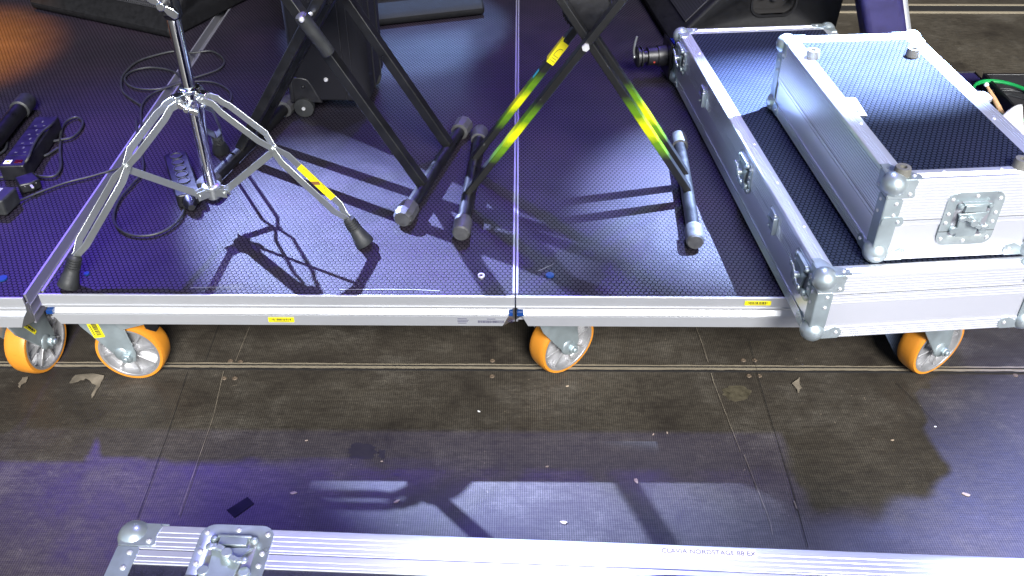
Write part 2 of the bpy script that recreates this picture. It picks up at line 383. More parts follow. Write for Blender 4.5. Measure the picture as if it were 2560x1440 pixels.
# ground beyond the stage, dark drape behind it and the roof above it (all unseen, added only to shape the light on the stage)
M['ground'] = simple('asphalt_ground', (.16, .16, .15), .9); M['drape'] = simple('unseen_black_drape', (.010, .010, .012), .9); M['roofm'] = simple('unseen_roof_dark', (.05, .05, .055), .8)
mb = MB(); mb.add([(-150, -150, -1.4), (150, -150, -1.4), (150, 150, -1.4), (-150, 150, -1.4)], [(0, 1, 2, 3)]); tag(mb.build('ground', M['ground']), kind='structure')
mb = MB(); mb.box((0, 7.6, 2.4), (16, .1, 7.6)); mb.box((-7.8, 3.6, 2.4), (.1, 8, 7.6)); mb.box((7.8, 3.6, 2.4), (.1, 8, 7.6)); tag(mb.build('unseen_backdrop', M['drape']), kind='structure')
mb = MB(); mb.box((0, 3.4, 6.4), (16, 9.4, .15)); tag(mb.build('unseen_stage_roof', M['roofm']), kind='structure')

# ------------------------------------------------------------------ rolling risers
DZ = .29; DT = .09
def sticker_mesh(mb, w, h, Mx, vertical=False):
    t = .0006
    mb.prism(rrect(w, h, .001, 2), (0, 0, 0), (1, 0, 0), (0, 1, 0), t, 0, Mx)
    x = -w * .38
    while x < w * .38:
        bw = random.choice((.0008, .0014, .002)) ; mb.box((x, h * .10, t + .0003), (bw, h * .46, .0006), Mx, 1); x += bw + random.choice((.0008, .0014))
    mb.box((0, -h * .30, t + .0003), (w * .62, h * .07, .0006), Mx, 1)
def faceM(o, ux, uy):                          # frame on a face: local x=ux, y=uy, z=outward
    ux = Vector(ux).normalized(); uy = Vector(uy).normalized(); uz = ux.cross(uy)
    m = Matrix((ux, uy, uz)).transposed().to_4x4(); m.translation = Vector(o); return m
def caster(parent, x, y, a, brake=False, sticker=None):
    """caster part whose wheel's axis looks along (sin a, -cos a); x,y = wheel centre in the riser's frame; z measured from the floor"""
    z0 = -DZ
    n = Vector((math.sin(a), -math.cos(a), 0)); d = Vector((-n.y, n.x, 0)); up = Vector((0, 0, 1)); c = Vector((x, y, z0 + .08)); piv = c - d * .048
    F = Matrix((d, n, up)).transposed().to_4x4(); F.translation = c       # local: x = rolling, y = axis towards viewer (negated below), z up
    mb = MB()
    # fork cheeks
    for s in (-1, 1):
        poly = [(-.098, .118), (-.02, .122), (.008, .118), (.022, .01), (.016, -.014), (0, -.022), (-.018, -.014), (-.030, .006), (-.085, .085)]
        o = Vector((0, s * .0335 - .002, 0)); mb.prism(poly, o, (1, 0, 0), (0, 0, 1), -.004, 0, F)
        mb.cyl((0, s * .033, 0), (0, s * .046, 0), .0125, n=6, M=F); mb.cyl((0, s * .046, 0), (0, s * .052, 0), .0065, n=16, M=F)
        mb.sphere((-.012, s * .034, .006), .018, 16, 0, F, (1, .35, 1.1))
    mb.box((-.048, 0, .128), (.096, .090, .006), F)
    mb.cyl((-.048, 0, .112), (-.048, 0, .127), .046, n=32, M=F); mb.cyl((-.048, 0, .106), (-.048, 0, .112), .038, n=32, M=F)
    fk = mb.build('caster', M['zinc_rough'], parent, .0015)
    # tyre
    mb = MB(); prof = [(.0, .0695), (0, .0760), (.10, .0785), (.25, .0797), (.5, .08), (.75, .0797), (.90, .0785), (1, .0760), (1, .0695)]
    mb.lathe((0, -.025, 0), (0, .025, 0), prof, 64, 0, F, cap=False); mb.build('tyre', M['wheel_pu'], fk, angle=50)
    # rim: outer ring, dished web with ribs, hub
    mb = MB()
    mb.lathe((0, -.0255, 0), (0, .0255, 0), [(0, .0697), (0, .0645), (.12, .063), (.34, .0615), (.34, .020), (.05, .018), (.05, .009), (.95, .009), (.95, .018), (.66, .020), (.66, .0615), (.88, .063), (1, .0645), (1, .0697)], 48, 0, F, cap=False)
    for s in (-1, 1):
        for k in range(8):
            an = 2 * math.pi * k / 8 + .2; r0, r1 = .017, .0625; w0, w1 = .0022, .0030
            ca, sa = math.cos(an), math.sin(an)
            vs = []
            for rr, ww, dep in ((r0, w0, .021), (r1, w1, .0205)):
                for q in (-1, 1):
                    for yy in (.008, dep): vs.append((rr * ca - q * ww * sa, s * yy, rr * sa + q * ww * ca))
            mb.add(vs, [(0, 1, 3, 2), (4, 6, 7, 5), (0, 4, 5, 1), (2, 3, 7, 6), (1, 5, 7, 3), (0, 2, 6, 4)], 0, F)
    mb.build('rim', M['wheel_rim'], fk, .0008, angle=40)
    if brake:
        mb = MB(); mb.prism([(-.01, .108), (.062, .114), (.066, .100), (.01, .082)], (0, .036, 0), (1, 0, 0), (0, 0, 1), -.004, 0, F)
        mb.box((.035, 0, .112), (.08, .07, .005), F); mb.build('brake_arm', M['zinc'], fk, .001)
        mb = MB(); mb.prism([(.062, .116), (.094, .112), (.098, .096), (.088, .082), (.066, .090)], (0, .044, 0), (1, 0, 0), (0, 0, 1), .088, 0, F)
        mb.build('brake_pedal', M['black_steel'], fk, .002)
    if sticker:
        w_, h_, px, pz, ang = sticker
        mb = MB(); S = F @ Matrix(((1, 0, 0, px), (0, 0, 1, .0362), (0, 1, 0, pz), (0, 0, 0, 1))) @ Matrix.Rotation(R(ang), 4, 'Z')
        sticker_mesh(mb, w_, h_, S); mb.build('sticker', [M['yellow'], M['ink']], fk)
    return fk
def riser(x0, y0, label, W=1.0, L=2.0, right_gap=False):
    """origin = front left corner of the deck's top"""
    r = empty('rolling_riser', (x0, y0, DZ), 0, label, 'stage riser', 'rolling risers side by side')
    mb = MB(); lip = .0045
    mb.box((W / 2, L / 2, -.012), (W - 2 * lip, L - 2 * lip, .018)); mb.build('deck_panel', M['hex'], r)
    # front rail: profile (depth outwards, z, end cut)
    prof = [(-lip, -.0015, 0), (-lip, .0008, 0), (-.001, .0010, 0), (0, 0, 0), (0, -.0280, 0), (.0022, -.0290, 0), (.0022, -.0306, 0), (-.002, -.0312, .001), (-.002, -.0385, .004), (-.0095, -.041, .005), (.0, -.0535, .010),
            (.0012, -.0545, .011), (.0012, -.0575, .012), (-.001, -.0585, .013), (-.001, -.060, .013), (0, -.0605, .014), (0, -.0895, .026), (-.003, -.090, .026), (-.045, -.090, .026), (-.045, -.086, .0), (-.012, -.080, 0), (-.012, -.0215, 0), (-lip, -.0215, 0)]
    prof = [(d, z * .875, e) for d, z, e in prof]
    for nm, yy, sg in (('front_rail', 0, -1), ('rear_rail', L, 1)):
        mb = MB(); n = len(prof); 
        vs = [(e, yy + sg * d, z) for d, z, e in prof] + [(W - e, yy + sg * d, z) for d, z, e in prof]
        mb.add(vs, [tuple(range(n)), tuple(range(n, 2 * n))[::-1]] + [(i, (i + 1) % n, n + (i + 1) % n, n + i) for i in range(n)])
        mb.build(nm, M['alu'], r, angle=25)
    for nm, xx in (('side_rail', lip / 2), ('side_rail', W - lip / 2)):
        mb = MB(); mb.box((xx, L / 2, -.039), (lip, L - .03, .078)); sg = -1 if xx < .1 else 1
        mb.box((xx + sg * .0036, L / 2, -.030), (.0016, L - .03, .003)); mb.box((xx + sg * .0036, L / 2, -.056), (.0016, L - .03, .003)); mb.build(nm, M['alu_dark'], r)
    return r
r0 = riser(-2.034, 1.538, 'left riser with hexagon deck holding the black power strip, nearest the left edge')
r1 = riser(-1.006, 1.551, 'middle riser with hexagon deck carrying the chrome tripod stand')
r2 = riser(-.003, 1.551, 'right riser with hexagon deck under the two stacked flight cases')
def loc(r, x, y): return x - r.location.x, y - r.location.y
caster(r0, *loc(r0, -1.118, 1.655), R(80), sticker=(.055, .010, -.045, .075, -62))
caster(r1, *loc(r1, -.884, 1.630), R(-2), True, (.045, .026, -.052, .078, -80))
caster(r2, *loc(r2, .103, 1.662), R(38)); caster(r2, *loc(r2, .957, 1.662), R(28))
caster(r0, *loc(r0, -1.9, 1.66), R(10))
for r in (r0, r1, r2):
    for x, y in ((.12, 1.85), (.88, 1.85)): caster(r, x, y, R(20))
caster(r1, .86, .95, R(30))
# stickers, marks on the risers
def front_sticker(r, px, w_, h_, z, off=.0012):
    mb = MB(); x = P(px, 760, DZ - .04).x - r.location.x
    sticker_mesh(mb, w_, h_, faceM((x, -off, z), (1, 0, 0), (0, 0, 1))); return mb.build('sticker', [M['yellow'], M['ink']], r)
front_sticker(r1, 705, .055, .0125, -.063); front_sticker(r2, 1882, .055, .0110, -.0120)
mb = MB()
Mx = faceM((.9, -.0006, -.0655), (1, 0, 0), (0, 0, 1))
for k, (a, b, wd) in enumerate([(-.012, .007, .020), (-.010, .003, .024), (-.011, -.001, .022), (-.012, -.005, .018), (.050, .0065, .018)]): mb.box((a, b, 0), (wd, .0011, .0004), Mx)
x = .022
while x < .078: mb.box((x, -.001, 0), (.0007, .0065, .0004), Mx); x += random.choice((.0014, .002))
for k in range(24):
    a = 2 * math.pi * k / 24; b = 2 * math.pi * (k + 1) / 24; mb.ribbon([(.092 + .0065 * math.cos(a), .003 + .0045 * math.sin(a), 0), (.092 + .0065 * math.cos(b), .003 + .0045 * math.sin(b), 0)], (0, 0, 1), .0007, .0004, 0, Mx)
mb.box((.092, .003, 0), (.008, .0012, .0004), Mx); mb.build('maker_plate', M['case_dark'], r1)
for r, x, wd in ((r1, .014, .014), (r1, .992, .008), (r2, .009, .014)):
    mb = MB(); mb.box((x, -.0012, -.041), (wd, .012, .009)); mb.build('tape_mark', M['blue'], r)
def deck_mark(r, px, py, kind, s=.008):
    p = P(px, py, DZ); mb = MB(); q = (p.x - r.location.x, p.y - r.location.y, 0)
    if kind == 'dot': mb.cyl((q[0], q[1], -.0025), (q[0], q[1], .0008), s, n=20); return mb.build('blue_dot', M['blue'], r)
    if kind == 'hole':
        mb.lathe((q[0], q[1], -.0028), (q[0], q[1], .0012), [(0, s * .6), (0, s), (1, s), (1, s * .62), (.2, s * .6)], 20, cap=False); mb.cyl((q[0], q[1], -.0028), (q[0], q[1], -.001), s * .6, mi=1); return mb.build('socket_hole', [M['rivet'], M['gap']], r)
deck_mark(r1, 1203, 688, 'hole', .0075); deck_mark(r2, 1375, 687, 'dot', .009); deck_mark(r0, 6, 695, 'dot', .010); deck_mark(r1, 216, 683, 'dot', .006)
def scuff(r, pts, wd=.002, mat='white'):
    mb = MB(); q = [P(x, y, DZ) - r.location for x, y in pts]; vs = []; fs = []
    for i, p in enumerate(q): j = random.uniform(.4, 1.2) * wd / 2; vs += [(p.x, p.y - j, -.0022), (p.x, p.y + j, -.0022)]
    for i in range(len(q) - 1): fs.append((2 * i, 2 * i + 2, 2 * i + 3, 2 * i + 1))
    mb.add(vs, fs); return mb.build('scuff', M[mat], r)
M['scuffm'] = simple('chalky_scuff', (.16, .16, .17), .7)
scuff(r2, [(1346, 675), (1356, 671), (1366, 666), (1376, 662), (1385, 657)], .004, 'scuffm')
scuff(r1, [(476, 717), (540, 716), (610, 716)], .0016, 'scuffm'); scuff(r1, [(850, 722), (960, 721), (1040, 722), (1100, 725)], .0022, 'scuffm')

# ------------------------------------------------------------------ flight cases
def frame_profile(z0, z1, rib=.0055, out=0.0):
    """ribbed extrusion between two heights: list of (offset outward, z)"""
    pr = [(out - .001, z0)]; z = z0 + .0025
    pr.append((out, z0 + .0006))
    while z + rib * .8 < z1:
        pr += [(out, z), (out - .0010, z + .0007), (out - .0010, z + .0021), (out, z + .0028)]; z += rib
    pr += [(out, z1 - .0006), (out - .001, z1)]
    return pr
def sweep(mb, W, L, prof, mi=0, close=True):
    """profile (offset,z) swept around a W x L rectangle, mitred"""
    n = len(prof); vs = []
    for sx, sy in ((-1, -1), (1, -1), (1, 1), (-1, 1)):
        for o, z in prof: vs.append((sx * (W / 2 + o), sy * (L / 2 + o), z))
    fs = []
    for c in range(4):
        d = (c + 1) % 4
        for i in range(n if close else n - 1):
            j = (i + 1) % n; fs.append((c * n + i, c * n + j, d * n + j, d * n + i))
    mb.add(vs, fs, mi)
def latch(parent, Mx, w_=.105, h_=.112, name='latch', flat=False):
    mb = MB()
    ring = rrect(w_, h_, .020, 5); inn = rrect(w_ - .036, h_ - .036, .006, 5); n = len(ring); t = .0022
    vs = [(a, b, 0) for a, b in ring] + [(a, b, t) for a, b in ring] + [(a, b, t) for a, b in inn] + [(a * .94, b * .94, .0006) for a, b in inn]
    fs = []
    for i in range(n):
        j = (i + 1) % n
        for k in range(3): fs.append((k * n + i, k * n + j, (k + 1) * n + j, (k + 1) * n + i))
    mb.add(vs, fs, 0, Mx); mb.add(vs[3 * n:], [tuple(range(n))], 3, Mx)  # flush floor in darker metal: the shade of a recess put into its colour
    for sx in (-1, 1):
        for yy in (.44, .12, -.08, -.44):
            mb.sphere((sx * (w_ / 2 - .009), yy * (h_ - .018), t), .0042, 10, 1, Mx, (1, 1, .7))
    for sy in (-1, 1): mb.sphere((0, sy * (h_ / 2 - .009), t), .0042, 10, 1, Mx, (1, 1, .7))
    mb.box((0, -.026 * h_ / .112, t + .0005), (w_, .0008, .0006), Mx, 2)
    la = mb.build(name, [M['zinc'], M['rivet'], M['gap'], M['alu_dark']], parent, 0)
    if flat: return la
    mb = MB()
    mb.prism([(-.022, -.036), (.016, -.036), (.020, .004), (.030, .018), (-.028, .014), (-.024, .002)], (0, 0, .003), (1, 0, 0), (0, 1, 0), .005, 0, Mx)
    mb.box((0, .026, .006), (.040, .014, .008), Mx); mb.box((0, .0345, .005), (.048, .004, .010), Mx)
    for sx in (-1, 1): mb.cyl((sx * .028, -.022, .001), (sx * .028, -.022, .009), .008, n=16, M=Mx); mb.sphere((sx * .028, .030, .006), .006, 10, 0, Mx)
    mb.build('hook_plate', M['zinc_rough'], la, .001)
    mb = MB()                                     # S-shaped butterfly
    pts = [(-.026, .010), (-.017, .011), (-.006, .006), (.006, -.006), (.017, -.011), (.026, -.010)]
    for i in range(len(pts) - 1): mb.ribbon([(pts[i][0], pts[i][1], .017), (pts[i + 1][0], pts[i + 1][1], .017)], (0, 0, 1), .0085, .004, 0, Mx)
    mb.cyl((0, 0, .006), (0, 0, .020), .0075, n=20, M=Mx); mb.sphere((-.026, .010, .017), .0065, 12, 0, Mx, (1, 1, .4)); mb.sphere((.026, -.010, .017), .0065, 12, 0, Mx, (1, 1, .4))
    mb.build('butterfly_handle', M['zinc'], la, .001)
    return la
def clasp(parent, Mx):
    mb = MB()
    mb.box((0, 0, .001), (.042, .05, .002), Mx); mb.box((0, .016, .004), (.030, .018, .004), Mx, 0); mb.cyl((-.021, 0, .004), (.021, 0, .004), .0035, n=10, M=Mx)
    for sx in (-1, 1):
        for sy in (-1, 1): mb.sphere((sx * .014, sy * .019, .003), .0038, 8, 1, Mx)
    mb.prism([(.021, -.02), (.026, -.02), (.026, .02), (.021, .02)], (0, 0, 0), (1, 0, 0), (0, 1, 0), .010, 0, Mx)
    return mb.build('hinge', [M['zinc'], M['rivet']], parent, .0006)
def plate_poly(kind, s=1.0):
    return {'lobe': [(0, 0), (.060, 0), (.066, .006), (.066, .016), (.060, .024), (.050, .028), (.036, .020), (.020, .014), (0, .014)],
            'square': [(0, 0), (.046, 0), (.050, .004), (.047, .020), (.050, .034), (.046, .038), (0, .038)]}[kind]
def make_case(root, W, L, H, lid, base_rail=.03, mids='case_alu', edge=.033, top_mat='hexcase', corners=((-1, -1), (1, -1), (1, 1), (-1, 1)), balls=.0240, groove=True, rib=.0062):
    seam_z = H - lid
    mb = MB(); pr = frame_profile(seam_z + .0008, H - .004, rib)
    pr = pr[:-1] + [(-.0004, H - .0015), (-.002, H), (-edge + .004, H), (-edge, H - .0012), (-edge, H - .004), (-.006, H - .004), (-.006, seam_z + .0008)]
    if groove:
        k = pr.index((-.002, H)); g = []
        for q in (.008, .014, .020): g += [(-q, H), (-q - .0006, H - .0008), (-q - .0016, H - .0008), (-q - .0022, H)]
        pr = pr[:k + 1] + g + pr[k + 1:]
    sweep(mb, W, L, pr); lf = mb.build('lid_frame', M['case_alu'], root, angle=25)
    mb = MB(); mb.box((0, 0, H - .0045), (W - 2 * edge + .004, L - 2 * edge + .004, .006)); mb.build('lid_panel', M[top_mat], root)
    mb = MB(); pr = frame_profile(seam_z - base_rail, seam_z - .0008, rib); pr += [(-.006, seam_z - .0008), (-.006, seam_z - base_rail)]; sweep(mb, W, L, pr)
    pr = frame_profile(0, .026); pr += [(-.006, .026), (-.006, 0)]; sweep(mb, W, L, pr)
    mb.build('base_frame', M['case_alu'], root, angle=25)
    mb = MB(); pr = [(-.0020, .0262), (-.0020, seam_z - base_rail - .0002), (-.008, seam_z - base_rail - .0002), (-.008, .0262)]; sweep(mb, W, L, pr)
    mb.box((0, 0, .003), (W - .02, L - .02, .004)); mb.build('side_panel', M[mids], root)
    mb = MB(); sweep(mb, W, L, [(-.0016, seam_z - .0012), (-.0016, seam_z + .0012), (-.007, seam_z + .0012), (-.007, seam_z - .0012)]); mb.build('lid_seam', M['gap'], root)
    # corners
    t = .0016
    for sx, sy in corners:
        for top in (1, 0):
            mb = MB(); zc = H - .014 if top else .014; r = balls
            mb.sphere((sx * (W / 2 - .012), sy * (L / 2 - .012), zc), r, 24)
            pp = plate_poly('square' if top else 'lobe'); zs = -1 if top else 1; z0 = H + .0005 if top else -.0
            # on the y face and on the x face
            fy = Matrix(((-sx, 0, 0, sx * W / 2), (0, 0, sy, sy * L / 2), (0, zs, 0, z0), (0, 0, 0, 1)))
            fx = Matrix(((0, 0, sx, sx * W / 2), (-sy, 0, 0, sy * L / 2), (0, zs, 0, z0), (0, 0, 0, 1)))
            for Fm in (fy, fx):
                vs = [(a, b, 0) for a, b in pp] + [(a, b, t) for a, b in pp]; n = len(pp)
                mb.add(vs, [tuple(range(n)), tuple(range(n, 2 * n))] + [(i, (i + 1) % n, n + (i + 1) % n, n + i) for i in range(n)], 0, Fm)
                rv = (.040, .030) if top else (.055, .014)
                mb.sphere((rv[0], rv[1], t), .0042, 10, 1, Fm, (1, 1, .7))
            if top:
                Ft = Matrix(((-sx, 0, 0, sx * W / 2), (0, -sy, 0, sy * L / 2), (0, 0, 1, H + .0003), (0, 0, 0, 1)))
                pq = [(0, 0), (.058, 0), (.058, .016), (.046, .024), (.03, .03), (.024, .046), (.016, .058), (0, .058)]; n = len(pq)
                vs = [(a, b, 0) for a, b in pq] + [(a, b, t) for a, b in pq]
                mb.add(vs, [tuple(range(n)), tuple(range(n, 2 * n))] + [(i, (i + 1) % n, n + (i + 1) % n, n + i) for i in range(n)], 0, Ft)
                mb.sphere((.046, .012, t), .0042, 10, 1, Ft, (1, 1, .7))
            mb.build('ball_corner', [M['zinc'], M['rivet']], root, 0, angle=40)
        # brace between the balls
        mb = MB(); za, zb = .022, max(H - .0395, .05)
        for Fm, q in ((Matrix(((-sx, 0, 0, sx * W / 2), (0, 0, sy, sy * L / 2), (0, 1, 0, 0), (0, 0, 0, 1))), 1), (Matrix(((0, 0, sx, sx * W / 2), (-sy, 0, 0, sy * L / 2), (0, 1, 0, 0), (0, 0, 0, 1))), 1)):
            pq = [(0, za), (.030, za + .004), (.031, zb - .004), (.028, zb), (0, zb)]
            vs = [(a, b, 0) for a, b in pq] + [(a, b, .0012) for a, b in pq]; n = 5
            mb.add(vs, [tuple(range(n)), tuple(range(n, 2 * n))] + [(i, (i + 1) % n, n + (i + 1) % n, n + i) for i in range(n)], 0, Fm)
            mb.sphere((.020, zb - .010, .0012), .0042, 10, 1, Fm, (1, 1, .7))
            if zb > .09: mb.sphere((.020, zb - .035, .0012), .0042, 10, 1, Fm, (1, 1, .7))
        mb.build('corner_brace', [M['zinc_rough'], M['rivet']], root, 0)
    # rivets on the lid frame
    ny = max(int(L / .17), 2); nx = max(int(W / .15), 2)
    pts = [(sx * (W / 2 - edge * .72), -L / 2 + L * i / ny) for i in range(1, ny) for sx in (-1, 1)] + [(-W / 2 + W * i / (nx + 1), sy * (L / 2 - edge * .72)) for i in range(1, nx + 1) for sy in (-1, 1)]
    for x, y in pts: mb = MB(); mb.sphere((x, y, H), .004, 10, 0, None, (1, 1, .6)); mb.build('rivet', M['rivet'], lf)
    return root
def sideM(W, L, face, along, z):
    if face == '-x': return faceM((-W / 2, along, z), (0, -1, 0), (0, 0, 1))
    if face == '+x': return faceM((W / 2, along, z), (0, 1, 0), (0, 0, 1))
    if face == '-y': return faceM((along, -L / 2, z), (1, 0, 0), (0, 0, 1))
    if face == '+y': return faceM((along, L / 2, z), (-1, 0, 0), (0, 0, 1))
def place_case(root, W, L, fl, ang, z):
    """fl = front left corner in the world (x,y); long axis turned by ang (positive = leaning left at the back)"""
    c, s = math.cos(ang), math.sin(ang); off = Vector((W / 2, L / 2)); off = Vector((off.x * c - off.y * s, off.x * s + off.y * c))
    root.location = (fl[0] + off.x, fl[1] + off.y, z); root.rotation_euler = (0, 0, ang)
# the long lower case
W1, L1, H1 = .455, 1.20, .152
lc = empty('flight_case', label='long low aluminium flight case lying on the right riser, with the smaller case on top', cat='flight case')
make_case(lc, W1, L1, H1, .046, .022, 'case_alu')
place_case(lc, W1, L1, (.571, 1.417), R(5.5), DZ + .0035)
for a in (-.52, .12, .52): latch(lc, sideM(W1, L1, '-x', -a, H1 - .052), .098, .080)
for a in (-.27, .33): clasp(lc, sideM(W1, L1, '-x', -a, H1 - .050))
# the upper case
W2, L2, H2 = .325, .66, .176
uc = empty('flight_case', label='short aluminium flight case stacked on the long one, four grey rubber feet upward', cat='flight case')
make_case(uc, W2, L2, H2, .088, .012, 'case_alu', edge=.036)
place_case(uc, W2, L2, (.672, 1.463), R(4.8), DZ + .0035 + H1 + .006)
latch(uc, sideM(W2, L2, '-y', .008, H2 - .088), .108, .116)
for s in (-1, 1):
    mb = MB(); Mx = sideM(W2, L2, '-y', s * (W2 / 2 - .021), H2 - .088); mb.prism(rrect(.042, .020, .008), (0, 0, 0), (1, 0, 0), (0, 1, 0), .003, 0, Mx); mb.sphere((-s * .010, 0, .003), .004, 10, 1, Mx); mb.build('seam_plate', [M['zinc_rough'], M['rivet']], uc)
for px, py in ((2033, 132), (2284, 128), (2257, 425), (2556, 405)):
    p = P(px, py, uc.location.z + H2 + .01); q = Matrix.Rotation(-R(4.8), 3, 'Z') @ (p - Vector(uc.location))
    mb = MB(); mb.lathe((q.x, q.y, H2 - .001), (q.x, q.y, H2 + .017), [(0, .0155), (.7, .0150), (1, .0135), (1, .0065), (.55, .0055), (.5, .001)], 24); mb.build('rubber_foot', M['grey_rubber'], uc, angle=40)
def on_case(px, py, z):
    p = P(px, py, z); return Matrix.Rotation(-R(4.8), 3, 'Z') @ (p - Vector(uc.location))
zt = uc.location.z + H2
qs = [on_case(x, y, zt) for x, y in ((2098, 246), (2139, 246), (2168, 290), (2130, 290))]
mb = MB(); mb.add([(q.x, q.y, H2 + h) for h in (.0004, .0012) for q in qs], [(0, 1, 2, 3), (4, 5, 6, 7), (0, 1, 5, 4), (1, 2, 6, 5), (2, 3, 7, 6), (3, 0, 4, 7)])
lb = mb.build('label_card', M['white'], uc)
c_ = (qs[1] * .25 + qs[2] * .75); text_mesh('card_lettering', '2K:', .016, M['ink'], lb, Matrix.Translation((c_.x - .026, c_.y - .004, H2 + .0014)) @ Matrix.Rotation(R(-8), 4, 'Z'))
# strap handle tab on the far side rail of the upper case
mb = MB(); q = on_case(2462, 255, zt - .02); mb.prism(rrect(.028, .040, .012), (W2 / 2 + .008, q.y, H2 - .012), (1, 0, 0), (0, 1, 0), .008); mb.build('side_handle', M['case_alu'], uc, .001)
# the case standing on its long edge in the foreground
W3, L3, H3 = .42, 1.42, .26
fc = empty('flight_case', label='large flight case standing on edge in the foreground, white lettered label strip', cat='flight case')
make_case(fc, W3, L3, H3, .042, .024, 'leather', corners=((1, -1), (-1, -1), (1, 1), (-1, 1)), groove=False, rib=.0078)
far_left = P(322, 1309, .42)
rz = R(-2.2)
Rm = Matrix.Rotation(rz, 4, 'Z') @ Matrix(((0, 1, 0, 0), (0, 0, 1, 0), (1, 0, 0, 0), (0, 0, 0, 1)))
corner = Rm @ Vector((W3 / 2, -L3 / 2, H3)); T = Vector((far_left.x, far_left.y, .42)) - corner
fc.matrix_world = Matrix.Translation(T) @ Rm
SEAM3 = H3 - .042
fm = lambda along, dz=0: faceM((W3 / 2, along, SEAM3 + dz), (0, 1, 0), (0, 0, 1))
inv = fc.matrix_world.inverted()
def fl(px, py, z=.42): return inv @ P(px, py, z)
q = fl(575, 1395); latch(fc, faceM((W3 / 2, q.y, SEAM3 - .014), (0, 1, 0), (0, 0, 1)), .104, .118)
q = fl(1649, 1372); e = fl(1860, 1385)
mb = MB(); Mx = faceM((W3 / 2 + .0006, 0, 0), (0, 1, 0), (0, 0, 1)); wl = .136
mb.box((q.y + wl / 2 - .004, q.z - .003, .0002), (wl, .014, .0006), Mx); lb = mb.build('label_strip', M['white'], fc)
M['violet_ink'] = simple('violet_label_print', (.07, .05, .14), .5)
tm = text_mesh('label_lettering', 'CLAVIA NORDSTAGE 88 EX', .0105, M['violet_ink'], lb, faceM((W3 / 2 + .0012, q.y + .002, q.z - .007), (0, 1, 0), (0, 0, 1)))
q = fl(1700, 1436)
mb = MB(); mb.tube([(W3 / 2 + h, q.y + y, q.z - .030 + dz) for y, h, dz in ((-.085, .002, -.02), (-.078, .012, -.006), (-.05, .022, 0), (0, .024, .002), (.05, .022, 0), (.078, .012, -.006), (.085, .002, -.02))], .008, 10); mb.build('strap_handle', M['black_plastic'], fc)

# ------------------------------------------------------------------ chrome tripod stand
cx, cy = -.692, 1.820
st = empty('tripod_stand', (cx, cy, DZ), 0, 'chrome tripod stand with double braced legs and black rubber feet on the middle riser', 'stand')
mb = MB(); mb.cyl((0, 0, .088), (0, 0, .505), .0135, n=32); mb.build('lower_tube', M['chrome'], st)
mb = MB(); mb.cyl((0, 0, .50), (0, 0, 1.35), .0100, n=32); mb.build('upper_tube', M['chrome'], st)
mb = MB(); mb.lathe((0, 0, .495), (0, 0, .56), [(0, .0145), (.1, .0185), (.9, .0185), (1, .0145)], 28); mb.box((0, -.021, .53), (.022, .012, .04)); mb.build('height_clamp', M['black_plastic'], st, .001)
def wing(cx_, cy_, cz_, size, ang, parent, name):
    mb = MB(); Mx = Matrix.Translation((cx_, cy_, cz_)) @ Matrix.Rotation(R(ang), 4, 'Y')
    poly = [(-1, .0), (-.9, .22), (-.55, .27), (-.2, .16), (0, .2), (.2, .16), (.55, .27), (.9, .22), (1, 0), (.9, -.22), (.5, -.26), (.2, -.16), (0, -.2), (-.2, -.16), (-.5, -.26), (-.9, -.22)]
    mb.prism([(a * size, b * size) for a, b in poly], (0, .004, 0), (1, 0, 0), (0, 0, 1), .008, 0, Mx); mb.cyl((0, -.010, 0), (0, .02, 0), size * .24, n=16, M=Mx)
    return mb.build(name, M['chrome'], parent, .0015)
wing(-.004, -.036, .535, .037, 40, st, 'wing_nut')
mb = MB(); mb.lathe((0, 0, .302), (0, 0, .348), [(0, .0155), (.15, .020), (.8, .020), (.86, .023), (.95, .023), (1, .0155)], 32)
legdirs = [Vector((.976, -.218, 0)), Vector((-.734, -.679, 0)), Vector((-.24, .97, 0))]
for u in legdirs:
    u = u.normalized(); l = Vector((0, 0, 1)).cross(u)
    mb.box((.028, 0, .325), (.024, .020, .026), faceM((0, 0, 0), u, l))
mb.build('leg_collar', M['chrome'], st, .002)
wing(-.002, -.033, .312, .026, 28, st, 'wing_nut')
mb = MB(); mb.lathe((0, 0, .072), (0, 0, .112), [(0, .008), (.05, .013), (.2, .0145), (.7, .0145), (.72, .021), (.9, .021), (1, .0145)], 28)
for u in legdirs:
    u = u.normalized(); l = Vector((0, 0, 1)).cross(u)
    for s in (-1, 1): mb.box((.024, s * .0075, .094), (.030, .002, .022), faceM((0, 0, 0), u, l))
    mb.cyl(u * .032 - l * .011 + Vector((0, 0, .094)), u * .032 + l * .011 + Vector((0, 0, .094)), .0045, n=12)
mb.build('base_collar', M['steel_strip'], st, .0006)
prof_leg = [(.026, .326, .0125), (.054, .319, .0125), (.060, .313, .0125), (.074, .303, .0175), (.148, .246, .0175), (.166, .226, .0050), (.172, .217, .0050), (.192, .199, .0165), (.300, .089, .0165), (.316, .070, .0042), (.332, .054, .0042)]
